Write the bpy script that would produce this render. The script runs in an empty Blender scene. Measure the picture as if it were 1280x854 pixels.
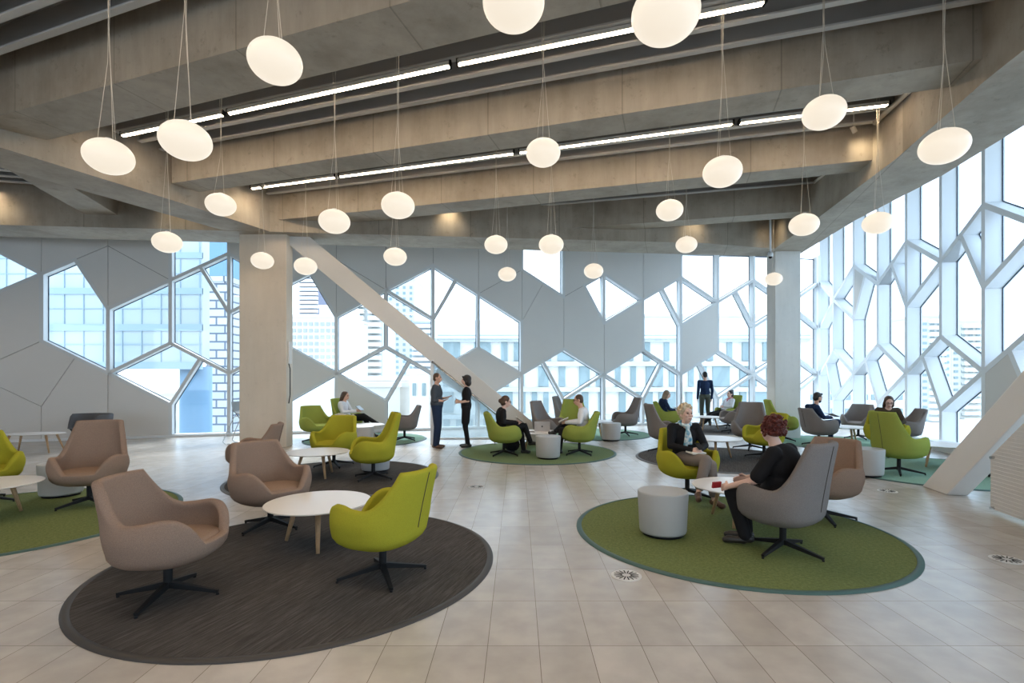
import bpy, bmesh, math, random
from mathutils import Vector, Matrix
random.seed(7)
R = math.radians
S = bpy.context.scene
COL = S.collection
# ------------------------------------------------------------------ camera
F = 640.0; CX = 647.0; CY = 472.0; EYE = 1.6
cam = bpy.data.cameras.new('camera'); camo = bpy.data.objects.new('camera', cam); COL.objects.link(camo)
camo.location = (0, 0, EYE); camo.rotation_euler = (R(90), 0, 0)
cam.sensor_width = 36.0; cam.lens = 36.0 * F / 1280.0
cam.shift_x = -(CX - 640.0) / 1280.0; cam.shift_y = (CY - 427.0) / 1280.0
cam.clip_start = 0.05; cam.clip_end = 600
S.camera = camo
# ------------------------------------------------------------------ world, exposure
S.view_settings.view_transform = 'Standard'; S.view_settings.look = 'None'
S.view_settings.gamma = 1.0; S.view_settings.use_curve_mapping = False
S.view_settings.exposure = 1.32
SKY = (0.64, 0.83, 1.0); SKY_STRENGTH = 1.55
LAMP = .34; TUBE = 22.0
W = bpy.data.worlds.new('world'); S.world = W; W.use_nodes = True
nt = W.node_tree; bg = nt.nodes['Background']
tc = nt.nodes.new('ShaderNodeTexCoord'); nz = nt.nodes.new('ShaderNodeTexNoise'); nz.inputs['Scale'].default_value = 2.2; nz.inputs['Detail'].default_value = 5
mp = nt.nodes.new('ShaderNodeMapping'); mp.inputs['Scale'].default_value = (1, 1, 3)
rp = nt.nodes.new('ShaderNodeValToRGB'); rp.color_ramp.elements[0].position = .3; rp.color_ramp.elements[1].position = .7
rp.color_ramp.elements[0].color = (SKY[0]*.9, SKY[1]*.95, SKY[2], 1); rp.color_ramp.elements[1].color = (.80, .90, 1, 1)
nt.links.new(tc.outputs['Generated'], mp.inputs['Vector']); nt.links.new(mp.outputs[0], nz.inputs['Vector'])
nt.links.new(nz.outputs['Fac'], rp.inputs['Fac']); nt.links.new(rp.outputs['Color'], bg.inputs['Color'])
bg.inputs['Strength'].default_value = SKY_STRENGTH
sun = bpy.data.lights.new('sun', 'SUN'); sun.energy = 1.6; sun.angle = R(12); sun.color = (1, .95, .88)
suno = bpy.data.objects.new('sun', sun); COL.objects.link(suno); suno.rotation_euler = (R(52), 0, R(200))

# ------------------------------------------------------------------ tagging
def tag(o, label=None, cat=None, group=None, kind=None):
    if label: o['label'] = label
    if cat: o['category'] = cat
    if group: o['group'] = group
    if kind: o['kind'] = kind
    return o
def empty(name, loc=(0, 0, 0), rz=0):
    o = bpy.data.objects.new(name, None); COL.objects.link(o); o.location = loc; o.rotation_euler = (0, 0, rz); o.empty_display_size = .1
    return o
def children(o): return [c for c in bpy.data.objects if c.parent == o]
def dup(root, loc, rz, label, group=None, kids=None):
    r = root.copy(); COL.objects.link(r); r.location = loc; r.rotation_euler = (0, 0, rz); r['label'] = label
    if group: r['group'] = group
    for ch in (kids if kids is not None else children(root)):
        c = ch.copy(); COL.objects.link(c); c.parent = r
        for g in children(ch):
            d = g.copy(); COL.objects.link(d); d.parent = c
    return r
# ------------------------------------------------------------------ mesh helpers
class MB:
    def __init__(s): s.v = []; s.f = []
    def add(s, vs, fs):
        n = len(s.v); s.v += [tuple(v) for v in vs]; s.f += [tuple(i + n for i in f) for f in fs]; return s
    def box(s, c, d, m=None):
        x, y, z = c; a, b, e = d[0]/2, d[1]/2, d[2]/2
        vs = [Vector((i*a, j*b, k*e)) for i in (-1, 1) for j in (-1, 1) for k in (-1, 1)]
        if m is not None: vs = [m @ v for v in vs]
        vs = [v + Vector(c) for v in vs]
        return s.add(vs, [(0, 1, 3, 2), (4, 6, 7, 5), (0, 4, 5, 1), (2, 3, 7, 6), (0, 2, 6, 4), (1, 5, 7, 3)])
    def prism(s, bot, top):
        n = len(bot)
        fs = [tuple(range(n))[::-1], tuple(range(n, 2*n))] + [(i, (i+1) % n, n + (i+1) % n, n + i) for i in range(n)]
        return s.add(list(bot) + list(top), fs)
    def bar(s, a, b, w, h, up=(0, 0, 1), w2=None, h2=None):
        a = Vector(a); b = Vector(b); d = (b - a).normalized(); up = Vector(up)
        sd = d.cross(up).normalized(); u = sd.cross(d).normalized()
        w2 = w2 or w; h2 = h2 or h; vs = []
        for p, ww, hh in ((a, w, h), (b, w2, h2)):
            vs += [p - sd*ww/2 - u*hh/2, p + sd*ww/2 - u*hh/2, p + sd*ww/2 + u*hh/2, p - sd*ww/2 + u*hh/2]
        return s.add(vs, [(3, 2, 1, 0), (4, 5, 6, 7), (0, 1, 5, 4), (1, 2, 6, 5), (2, 3, 7, 6), (3, 0, 4, 7)])
    def tube(s, pts, r, n=8, caps=True):
        pts = [Vector(p) for p in pts]; rs = r if isinstance(r, (list, tuple)) else [r]*len(pts)
        rings = []; prev = None
        for i, p in enumerate(pts):
            d = (pts[min(i+1, len(pts)-1)] - pts[max(i-1, 0)]).normalized()
            ref = prev if prev is not None else (Vector((0, 0, 1)) if abs(d.z) < .9 else Vector((1, 0, 0)))
            x = (ref - d*ref.dot(d)).normalized(); prev = x; y = d.cross(x)
            rings.append([p + (x*math.cos(2*math.pi*k/n) + y*math.sin(2*math.pi*k/n))*rs[i] for k in range(n)])
        vs = [v for rg in rings for v in rg]; fs = []
        for i in range(len(pts)-1):
            for k in range(n):
                fs.append((i*n+k, i*n+(k+1) % n, (i+1)*n+(k+1) % n, (i+1)*n+k))
        if caps: fs += [tuple(range(n))[::-1], tuple(range((len(pts)-1)*n, len(pts)*n))]
        return s.add(vs, fs)
    def lathe(s, prof, n=48, c=(0, 0, 0), sx=1, sy=1):
        vs = []; fs = []
        for r, z in prof:
            vs += [(c[0] + sx*r*math.cos(2*math.pi*k/n), c[1] + sy*r*math.sin(2*math.pi*k/n), c[2] + z) for k in range(n)]
        for i in range(len(prof)-1):
            for k in range(n): fs.append((i*n+k, i*n+(k+1) % n, (i+1)*n+(k+1) % n, (i+1)*n+k))
        fs += [tuple(range(n))[::-1], tuple(range((len(prof)-1)*n, len(prof)*n))]
        return s.add(vs, fs)
    def ell(s, c, r, m=None, nu=16, nv=10):
        vs = []; fs = []; c = Vector(c)
        def T(v):
            v = Vector(v)
            return (m @ v if m is not None else v) + c
        vs.append(T((0, 0, r[2])))
        for j in range(1, nv):
            a = math.pi*j/nv
            vs += [T((r[0]*math.sin(a)*math.cos(2*math.pi*k/nu), r[1]*math.sin(a)*math.sin(2*math.pi*k/nu), r[2]*math.cos(a))) for k in range(nu)]
        vs.append(T((0, 0, -r[2]))); L = len(vs)-1
        for k in range(nu): fs.append((0, 1+k, 1+(k+1) % nu))
        for j in range(nv-2):
            for k in range(nu):
                a = 1+j*nu; fs.append((a+k, a+nu+k, a+nu+(k+1) % nu, a+(k+1) % nu))
        a = 1+(nv-2)*nu
        for k in range(nu): fs.append((a+k, L, a+(k+1) % nu))
        return s.add(vs, fs)
    def cap(s, a, ra, b, rb, nu=12):
        a = Vector(a); b = Vector(b)
        s.ell(a, (ra,)*3, nu=nu, nv=8); s.ell(b, (rb,)*3, nu=nu, nv=8)
        if (b-a).length > 1e-4: s.tube([a, b], [ra, rb], n=nu)
        return s
    def build(s, name, mat, parent=None, smooth=False, bevel=0, sub=0, angle=None):
        me = bpy.data.meshes.new(name); me.from_pydata(s.v, [], s.f); me.update()
        bm = bmesh.new(); bm.from_mesh(me); bmesh.ops.recalc_face_normals(bm, faces=bm.faces); bm.to_mesh(me); bm.free()
        if smooth: me.shade_smooth()
        o = bpy.data.objects.new(name, me); COL.objects.link(o); me.materials.append(mat)
        if parent: o.parent = parent
        if bevel:
            b = o.modifiers.new('bevel', 'BEVEL'); b.width = bevel; b.segments = 2; b.limit_method = 'ANGLE'
        if sub:
            b = o.modifiers.new('sub', 'SUBSURF'); b.levels = sub; b.render_levels = sub
        return o
# ------------------------------------------------------------------ materials
M = {}
def mat(name, col, rough=.6, spec=.5, metal=0, bump=0, bscale=50, var=0, vscale=4, vcol=None, emit=None, estr=0, stretch=None, detail=4):
    m = bpy.data.materials.new(name); m.use_nodes = True; n = m.node_tree; b = n.nodes['Principled BSDF']
    b.inputs['Base Color'].default_value = (*col, 1); b.inputs['Roughness'].default_value = rough
    b.inputs['Metallic'].default_value = metal; b.inputs['Specular IOR Level'].default_value = spec
    tc = n.nodes.new('ShaderNodeTexCoord'); mp = n.nodes.new('ShaderNodeMapping'); n.links.new(tc.outputs['Object'], mp.inputs['Vector'])
    if stretch: mp.inputs['Scale'].default_value = stretch[0]; mp.inputs['Rotation'].default_value = (0, 0, stretch[1])
    if var:
        t = n.nodes.new('ShaderNodeTexNoise'); t.inputs['Scale'].default_value = vscale; t.inputs['Detail'].default_value = detail; t.inputs['Roughness'].default_value = .65
        r = n.nodes.new('ShaderNodeValToRGB'); c2 = vcol or tuple(x*(1-var) for x in col)
        r.color_ramp.elements[0].color = (*c2, 1); r.color_ramp.elements[1].color = (*col, 1)
        r.color_ramp.elements[0].position = .35; r.color_ramp.elements[1].position = .65
        n.links.new(mp.outputs[0], t.inputs['Vector']); n.links.new(t.outputs['Fac'], r.inputs['Fac']); n.links.new(r.outputs['Color'], b.inputs['Base Color'])
    if bump:
        t = n.nodes.new('ShaderNodeTexNoise'); t.inputs['Scale'].default_value = bscale; t.inputs['Detail'].default_value = 3
        bp = n.nodes.new('ShaderNodeBump'); bp.inputs['Strength'].default_value = bump; bp.inputs['Distance'].default_value = .01
        n.links.new(mp.outputs[0], t.inputs['Vector']); n.links.new(t.outputs['Fac'], bp.inputs['Height']); n.links.new(bp.outputs[0], b.inputs['Normal'])
    if emit:
        b.inputs['Emission Color'].default_value = (*emit, 1); b.inputs['Emission Strength'].default_value = estr
    M[name] = m; return m
def glassmat(name, tint=(1, 1, 1), refl=1.0, frost=0, fcol=(.8, .85, .88)):
    m = bpy.data.materials.new(name); m.use_nodes = True; n = m.node_tree; n.nodes.clear()
    o = n.nodes.new('ShaderNodeOutputMaterial'); t = n.nodes.new('ShaderNodeBsdfTransparent'); t.inputs[0].default_value = (*tint, 1)
    g = n.nodes.new('ShaderNodeBsdfGlossy'); g.inputs['Roughness'].default_value = .02
    lw = n.nodes.new('ShaderNodeLayerWeight'); lw.inputs['Blend'].default_value = .5
    pw = n.nodes.new('ShaderNodeMath'); pw.operation = 'POWER'; pw.inputs[1].default_value = 5; n.links.new(lw.outputs['Facing'], pw.inputs[0])
    fr = n.nodes.new('ShaderNodeMath'); fr.operation = 'MULTIPLY_ADD'; fr.inputs[1].default_value = .6; fr.inputs[2].default_value = .03; n.links.new(pw.outputs[0], fr.inputs[0])
    mx = n.nodes.new('ShaderNodeMixShader'); n.links.new(fr.outputs[0], mx.inputs[0]); n.links.new(t.outputs[0], mx.inputs[1]); n.links.new(g.outputs[0], mx.inputs[2])
    out = mx.outputs[0]
    if frost:
        d = n.nodes.new('ShaderNodeBsdfTranslucent'); d.inputs[0].default_value = (*fcol, 1)
        m2 = n.nodes.new('ShaderNodeMixShader'); m2.inputs[0].default_value = frost
        n.links.new(out, m2.inputs[1]); n.links.new(d.outputs[0], m2.inputs[2]); out = m2.outputs[0]
    n.links.new(out, o.inputs[0]); M[name] = m; return m
def concretemat(name, cols, joints):
    m = bpy.data.materials.new(name); m.use_nodes = True; n = m.node_tree; b = n.nodes['Principled BSDF']; L = n.links
    tc = n.nodes.new('ShaderNodeTexCoord')
    def noise(sc, det, ro, vec=None):
        t = n.nodes.new('ShaderNodeTexNoise'); t.inputs['Scale'].default_value = sc; t.inputs['Detail'].default_value = det; t.inputs['Roughness'].default_value = ro; L.new(vec or tc.outputs['Object'], t.inputs['Vector']); return t.outputs['Fac']
    def ramp(f, st):
        k = n.nodes.new('ShaderNodeValToRGB'); e = k.color_ramp.elements; e[0].position, e[0].color = st[0][0], (*st[0][1], 1); e[1].position, e[1].color = st[-1][0], (*st[-1][1], 1)
        for p, c in st[1:-1]: x = e.new(p); x.color = (*c, 1)
        L.new(f, k.inputs['Fac']); return k.outputs['Color']
    def mul(a, c, f=1):
        k = n.nodes.new('ShaderNodeMix'); k.data_type = 'RGBA'; k.blend_type = 'MULTIPLY'; k.inputs[0].default_value = f; L.new(a, k.inputs[6]); L.new(c, k.inputs[7]); return k.outputs[2]
    base = ramp(noise(.9, 7, .6), [(.34, cols[0]), (.5, cols[1]), (.66, cols[2])])
    st = n.nodes.new('ShaderNodeMapping'); st.inputs['Scale'].default_value = (5, 5, .7); L.new(tc.outputs['Object'], st.inputs['Vector'])
    k1 = .86 if joints else .95; k2 = .72 if joints else .92
    c = mul(base, ramp(noise(1, 6, .7, st.outputs[0]), [(.35, (k1, k1, k1)), (.6, (1, 1, 1))]))
    c = mul(c, ramp(noise(7, 5, .75), [(.28, (k2, k2, k2)), (.42, (1, 1, 1))]))
    if joints:
        mp = n.nodes.new('ShaderNodeMapping'); mp.inputs['Rotation'].default_value = (0, 0, R(17)); L.new(tc.outputs['Object'], mp.inputs['Vector'])
        sp = n.nodes.new('ShaderNodeSeparateXYZ'); L.new(mp.outputs[0], sp.inputs[0])
        d = n.nodes.new('ShaderNodeMath'); d.operation = 'MULTIPLY_ADD'; d.inputs[1].default_value = 1/1.95; d.inputs[2].default_value = 50.35; L.new(sp.outputs['X'], d.inputs[0])
        f = n.nodes.new('ShaderNodeMath'); f.operation = 'FRACT'; L.new(d.outputs[0], f.inputs[0])
        c = mul(c, ramp(f.outputs[0], [(0, (.68, .68, .68)), (.007, (.7, .7, .7)), (.010, (1, 1, 1)), (1, (1, 1, 1))]))
    L.new(c, b.inputs['Base Color']); b.inputs['Roughness'].default_value = .72; b.inputs['Specular IOR Level'].default_value = .3
    bp = n.nodes.new('ShaderNodeBump'); bp.inputs['Strength'].default_value = .12; bp.inputs['Distance'].default_value = .01; L.new(noise(11, 6, .6), bp.inputs['Height']); L.new(bp.outputs[0], b.inputs['Normal'])
    M[name] = m
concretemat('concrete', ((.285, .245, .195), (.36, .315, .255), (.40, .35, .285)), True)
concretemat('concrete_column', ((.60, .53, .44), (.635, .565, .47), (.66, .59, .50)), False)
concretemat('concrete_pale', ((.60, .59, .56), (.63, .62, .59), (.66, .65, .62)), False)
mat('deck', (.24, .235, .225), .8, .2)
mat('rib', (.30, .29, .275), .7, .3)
mat('rib_edge', (.50, .50, .49), .5, .4)
mat('panel', (.68, .67, .65), .7, .3, var=.03, vscale=.6)
mat('seam_gap', (.12, .12, .12), .9)
mat('mullion', (.74, .77, .80), .45, .4)
mat('mullion_grey', (.64, .66, .67), .5, .4)
mat('gasket', (.02, .04, .08), .5)
mat('white_paint', (.66, .64, .61), .55, .4, var=.03, vscale=2)
mat('tan_fabric', (.34, .24, .185), .9, .1, bump=.5, bscale=420, var=.30, vscale=260, detail=2)
mat('grey_fabric', (.25, .225, .215), .9, .1, bump=.5, bscale=420, var=.30, vscale=260, detail=2)
mat('green_fabric', (.43, .405, .04), .9, .03, bump=.4, bscale=420, var=.22, vscale=260, detail=2)
mat('leaf_fabric', (.32, .365, .08), .9, .03, bump=.4, bscale=420, var=.22, vscale=260, detail=2)
mat('dark_grey_fabric', (.13, .13, .14), .9, .1, bump=.4, bscale=420, var=.2, vscale=260)
mat('seam', (.06, .05, .04), .9)
mat('black_metal', (.008, .008, .009), .6, .3)
mat('chrome', (.6, .61, .62), .25, .5, metal=1)
mat('table_white', (.74, .72, .70), .35, .5)
mat('wood', (.52, .33, .18), .5, .4, var=.25, vscale=14, stretch=((6, 6, .6), 0))
mat('drum_white', (.41, .41, .405), .5, .4)
mat('skin', (.62, .36, .26), .55, .4); mat('skin_pale', (.72, .47, .38), .55, .4)
mat('cloth_black', (.012, .012, .014), .85, .2, bump=.25, bscale=60)
mat('cloth_navy', (.015, .03, .075), .85, .2, bump=.25, bscale=60)
mat('cloth_charcoal', (.07, .08, .095), .85, .2, bump=.25, bscale=60)
mat('cloth_denim', (.02, .035, .075), .85, .2, bump=.25, bscale=60)
mat('cloth_taupe', (.21, .175, .155), .85, .2, bump=.25, bscale=60)
mat('cloth_white', (.72, .73, .77), .8, .2, bump=.25, bscale=40)
mat('cloth_olive', (.075, .085, .07), .85, .2)
mat('cloth_brown', (.06, .045, .03), .85, .2)
mat('scarf_blue', (.06, .30, .46), .7, .2, var=1, vscale=16, vcol=(.75, .78, .74), detail=1)
mat('scarf_red', (.50, .05, .09), .7, .2, var=1, vscale=25, vcol=(.75, .45, .45), detail=1)
mat('hair_blonde', (.72, .57, .38), .6, .4, bump=.9, bscale=60, var=.45, vscale=40, stretch=((1, 1, .3), 0))
mat('hair_red', (.13, .022, .015), .6, .4, bump=1, bscale=70, var=.6, vscale=45)
mat('hair_dark', (.018, .013, .011), .5, .4, bump=.8, bscale=60)
mat('hair_brown', (.075, .04, .022), .5, .4, bump=.8, bscale=60)
mat('hair_ash', (.24, .18, .12), .5, .4, bump=.8, bscale=60, stretch=((1, 1, .2), 0))
mat('shoe_black', (.015, .013, .012), .4, .5); mat('shoe_brown', (.10, .05, .03), .5, .5)
mat('eye', (.03, .02, .015), .2); mat('lip', (.45, .12, .11), .5)
mat('paper', (.75, .72, .66), .8); mat('tablet_grey', (.16, .17, .18), .3); mat('red_case', (.35, .02, .03), .4)
mat('laptop_silver', (.50, .50, .52), .35, .5, metal=.4)
mat('lamp_glow', (.22, .21, .19), .4, .5, emit=(1.0, .88, .72), estr=LAMP)
mat('tube_glow', (.9, .9, .9), .4, .5, emit=(1.0, .76, .52), estr=TUBE)
mat('cord', (.55, .50, .42), .6)
mat('vent_metal', (.62, .62, .61), .4, .5)
mat('coat', (.55, .50, .42), .9)
glassmat('glass', (.93, .975, 1.0))
glassmat('guard_glass', (.82, .88, .90), frost=.28, fcol=(.6, .65, .68))
# outside (hazy winter city)
mat('ground_out', (.74, .74, .74), .9, var=.25, vscale=.08)
mat('out_white', (.76, .72, .68), .9, var=.06, vscale=.2); mat('out_cream', (.56, .53, .48), .9)
mat('out_blue', (.16, .27, .38), .8); mat('out_glass', (.36, .44, .48), .3, .5, var=.45, vscale=.22, vcol=(.50, .52, .53), detail=2)
mat('out_band', (.34, .43, .50), .8); mat('out_window_warm', (.40, .40, .39), .5, .3); mat('out_window', (.24, .30, .31), .6, .2); mat('out_grey', (.36, .39, .42), .9)
mat('out_purple', (.20, .20, .26), .9); mat('out_beige', (.46, .43, .38), .9); mat('out_pale', (.54, .55, .54), .9)
# floor tiles
def tilemat():
    m = bpy.data.materials.new('floor_tile'); m.use_nodes = True; n = m.node_tree; b = n.nodes['Principled BSDF']
    tc = n.nodes.new('ShaderNodeTexCoord'); sp = n.nodes.new('ShaderNodeSeparateXYZ'); n.links.new(tc.outputs['Object'], sp.inputs[0])
    def math_(op, a, v=None, c=None):
        k = n.nodes.new('ShaderNodeMath'); k.operation = op
        for i, x in enumerate((a, v, c)):
            if x is None: continue
            if isinstance(x, (int, float)): k.inputs[i].default_value = x
            else: n.links.new(x, k.inputs[i])
        return k.outputs[0]
    TW, TL = .3057, .6113
    u = math_('DIVIDE', math_('SUBTRACT', sp.outputs['X'], .1276), TW); v = math_('DIVIDE', math_('SUBTRACT', sp.outputs['Y'], 3.052), TL)
    fu = math_('FRACT', math_('ADD', u, 200)); fv = math_('FRACT', math_('ADD', v, 200))
    du = math_('MULTIPLY', math_('MINIMUM', fu, math_('SUBTRACT', 1, fu)), TW); dv = math_('MULTIPLY', math_('MINIMUM', fv, math_('SUBTRACT', 1, fv)), TL)
    d = math_('MINIMUM', du, dv); g = math_('LESS_THAN', d, .0019)
    cu = math_('FLOOR', math_('ADD', u, 200)); cv = math_('FLOOR', math_('ADD', v, 200))
    cb = n.nodes.new('ShaderNodeCombineXYZ'); n.links.new(cu, cb.inputs[0]); n.links.new(cv, cb.inputs[1])
    wn = n.nodes.new('ShaderNodeTexWhiteNoise'); n.links.new(cb.outputs[0], wn.inputs['Vector'])
    rr = n.nodes.new('ShaderNodeValToRGB'); rr.color_ramp.elements[0].color = (.46, .42, .38, 1); rr.color_ramp.elements[1].color = (.53, .49, .45, 1)
    n.links.new(wn.outputs['Value'], rr.inputs['Fac'])
    t = n.nodes.new('ShaderNodeTexNoise'); t.inputs['Scale'].default_value = 5; t.inputs['Detail'].default_value = 8; n.links.new(tc.outputs['Object'], t.inputs['Vector'])
    r2 = n.nodes.new('ShaderNodeValToRGB'); r2.color_ramp.elements[0].color = (.86, .86, .86, 1); r2.color_ramp.elements[1].color = (1, 1, 1, 1)
    r2.color_ramp.elements[0].position = .35; r2.color_ramp.elements[1].position = .65; n.links.new(t.outputs['Fac'], r2.inputs['Fac'])
    mu = n.nodes.new('ShaderNodeMix'); mu.data_type = 'RGBA'; mu.blend_type = 'MULTIPLY'; mu.inputs[0].default_value = 1
    n.links.new(rr.outputs[0], mu.inputs[6]); n.links.new(r2.outputs[0], mu.inputs[7])
    mg = n.nodes.new('ShaderNodeMix'); mg.data_type = 'RGBA'; n.links.new(g, mg.inputs[0]); n.links.new(mu.outputs[2], mg.inputs[6]); mg.inputs[7].default_value = (.19, .16, .13, 1)
    n.links.new(mg.outputs[2], b.inputs['Base Color'])
    b.inputs['Roughness'].default_value = .27; b.inputs['Specular IOR Level'].default_value = .8
    bp = n.nodes.new('ShaderNodeBump'); bp.inputs['Strength'].default_value = .25; bp.inputs['Distance'].default_value = .002; bp.invert = True
    n.links.new(g, bp.inputs['Height']); n.links.new(bp.outputs[0], b.inputs['Normal'])
    M['floor_tile'] = m
tilemat()
def carpetmat(name, a, b_, c, rot, st):
    m = bpy.data.materials.new(name); m.use_nodes = True; n = m.node_tree; b = n.nodes['Principled BSDF']
    tc = n.nodes.new('ShaderNodeTexCoord'); mp = n.nodes.new('ShaderNodeMapping'); mp.inputs['Scale'].default_value = st
    mr = n.nodes.new('ShaderNodeMapping'); mr.inputs['Rotation'].default_value = (0, 0, R(rot))
    n.links.new(tc.outputs['Object'], mr.inputs['Vector']); n.links.new(mr.outputs[0], mp.inputs['Vector'])
    t = n.nodes.new('ShaderNodeTexNoise'); t.inputs['Scale'].default_value = 3; t.inputs['Detail'].default_value = 8; t.inputs['Roughness'].default_value = .8
    n.links.new(mp.outputs[0], t.inputs['Vector'])
    r = n.nodes.new('ShaderNodeValToRGB'); e = r.color_ramp.elements
    e[0].position = .36; e[0].color = (*a, 1); e[1].position = .64; e[1].color = (*c, 1); x = e.new(.5); x.color = (*b_, 1)
    n.links.new(t.outputs['Fac'], r.inputs['Fac']); n.links.new(r.outputs['Color'], b.inputs['Base Color'])
    b.inputs['Roughness'].default_value = .95; b.inputs['Specular IOR Level'].default_value = .1
    t2 = n.nodes.new('ShaderNodeTexNoise'); t2.inputs['Scale'].default_value = 260; n.links.new(tc.outputs['Object'], t2.inputs['Vector'])
    bp = n.nodes.new('ShaderNodeBump'); bp.inputs['Strength'].default_value = .6; bp.inputs['Distance'].default_value = .004
    n.links.new(t2.outputs['Fac'], bp.inputs['Height']); n.links.new(bp.outputs[0], b.inputs['Normal'])
    M[name] = m
carpetmat('carpet_dark', (.040, .036, .034), (.068, .062, .059), (.12, .113, .108), -71, (1.0, 22, 1))
carpetmat('carpet_green', (.105, .135, .045), (.145, .18, .065), (.205, .235, .095), 0, (12, 12, 1))
carpetmat('carpet_teal', (.18, .30, .225), (.22, .35, .265), (.26, .39, .31), 0, (12, 12, 1))
carpetmat('carpet_green_hazed', (.12, .175, .085), (.15, .21, .105), (.19, .25, .13), 0, (12, 12, 1))  # green carpet again, distance haze and window light mixed into its colour
mat('trim_seat', (.30, .32, .34), .5)
mat('trim_grey', (.10, .11, .12), .6); mat('trim_teal', (.05, .11, .10), .6); mat('trim_brown', (.045, .04, .037), .6)
# ------------------------------------------------------------------ helpers: pixel rays to planes
def onfloor(px, py, z=0.0):
    Y = F*(EYE-z)/(py-CY); return ((px-CX)/F*Y, Y, z)
# ------------------------------------------------------------------ SETTING: floor, walls
fl = MB(); fl.add([(-20, -8, 0), (14, -8, 0), (14, 10, 0), (11.25, 18.9, 0), (-20, 11.5, 0)], [(0, 1, 2, 3, 4)])
fl.v = [(-20, -7, 0), (6.6, -7, 0), (9.2, 7, 0), (9.7, 10, 0), (10.4, 14, 0), (11.2, 18.9, 0), (4.3, 17.7, 0), (-1.2, 16.3, 0), (-6.6, 14.75, 0), (-12, 13.1, 0), (-20, 10.6, 0)]
fl.f = [tuple(range(11))]
fz = len(fl.v); b = MB(); b.prism([(x, y, -.25) for x, y, z in fl.v], [(x, y, 0) for x, y, z in fl.v])
tag(b.build('floor', M['floor_tile']), kind='structure')
ZL = dict(U=3.416, L=2.605, M=1.784, K=.918, P=.109, Q=-.729, B=-1.6, T=4.35)
def bx(i): return Vector((-11.967 + 1.337*i + .00093*i*i, 12.862 + .424*i - .0056*i*i, 0))
def fx(i):
    q = i*i if i > 0 else 0
    return Vector((9.213 + .289*i - .0047*q, 10.134 + 1.359*i + .0074*q, 0))
cornr = Vector((10.9, 18.5, 0))
def colB(i): return cornr if i == 17 else bx(i)
def colF(i): return cornr if i == 6 else fx(i)
def nrm(col, i, sgn):
    d = (col(min(i+1, 17 if col is colB else 6)) - col(i-1)).normalized()
    return Vector((-d.y, d.x, 0))*sgn
class Wall:
    def __init__(s, col, sgn): s.col = col; s.sgn = sgn
    def P(s, k, d=0.0):
        # k is 'U3' like node or ('m','L2','U3') midpoint
        if isinstance(k, tuple): return (s.P(k[1], d) + s.P(k[2], d))/2
        l = k[0]; i = int(k[1:]); p = s.col(i) + nrm(s.col, i, s.sgn)*d; p.z = EYE + (5.45 if l == 'T' and s.sgn < 0 else ZL[l]); return p
WB = Wall(colB, 1); WF = Wall(colF, -1)
ZT_RIGHT = 5.45
def m_(a, b): return ('m', a, b)
def parse(t):
    out = []
    for w in t.split():
        if '/' in w: a, b = w.split('/'); out.append(m_(a, b))
        else: out.append(w)
    return out
winB = """U-1 L0 M-1|L0 L0/U1 M1 P1 K0|M1 L2 K2 P1|L2 L2/U3 M3 P3 K2|L2/U3 U3 M3|L2 U3 T3 T2|U3 L4 M3|M3 L4 K4 P3|P1 K2 K2/P3 Q2|K2/P3 P3 B3 B2 Q2|P3 K4 Q4 B4 B3
L4 L4/U5 M5 P5 K4|P5 Q4 B4 B5|M5 L6 K6 P5|L6 U7 M7|L6 M7 P7 K6|U7 U7/L8 M7|U7/L8 L8 K8 P7 M7|L8 M9 P9 K8|U9 L10 T10 T9|P5 K6 K6/P7 Q6|K6/P7 P7 B7 B6 Q6
P7 Q8 B8 B7|Q8 P9 B9 B8|P9 P9/K10 Q10 B10 B9|P9/K10 K10 P11 Q10|Q10 P11 B11 B10|P11 Q12 B12 B11|P11 K12 K12/P13 Q12|K12/P13 P13 B13 B12 Q12|P13 P13/K14 Q14 B14 B13|P13/K14 K14 P15 Q14
Q14 P15 B15 B14|P15 Q16 B16 B15|P15 K16 P17 Q16|Q16 P17 B17 B16|L10/U11 U11 M11|U11 L12 M11|L12 L12/U13 M13 P13 K12|L12/U13 U13 M13|U13 L14 M13|U13 L14 T14 T13|L14 U15 T15 T14
L14 L14/U15 M15 P15 K14|L14/U15 U15 M15|U15 L16 T16 T15|U15 L16 M15|M15 L16 K16 P15|L16 U17 T17 T16|L16 U17 M17|L16 M17 P17 K16"""
panB = """T-1 T0 L0 U-1|T0 T1 U1 L0|T1 T2 L2 U1|L0/U1 U1 M1|U1 L2 M1|M-1 L0 K0 P-1|P-1 K0 K0/P1 Q0|K0/P1 P1 B1 B0 Q0|P1 Q2 B2 B1|P-1 Q0 B0 B-1
T3 T4 L4 U3|T4 T5 U5 L4|T5 T6 L6 U5|L4/U5 U5 M5|U5 L6 M5|K4 P5 Q4|P5 Q6 B6 B5|T6 T7 U7 L6|T7 T8 L8 U7|T8 T9 U9 L8|U9 L8 M9|U9 U9/L10 M9|U9/L10 L10 K10 P9 M9|K8 P9 Q8 P7
T10 T12 L12 U11 L10|L10 L10/U11 M11 P11 K10|M11 L12 K12 P11|T12 T13 U13 L12|M13 L14 K14 P13
T-2 T-1 U-1 L-2|L-2 U-1 M-1 P-1 K-2|P-1 B-1 B-2 Q-2 K-2|T-4 T-2 L-2 K-2 Q-2 B-2 B-4"""
winF = []; panF = []
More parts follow.
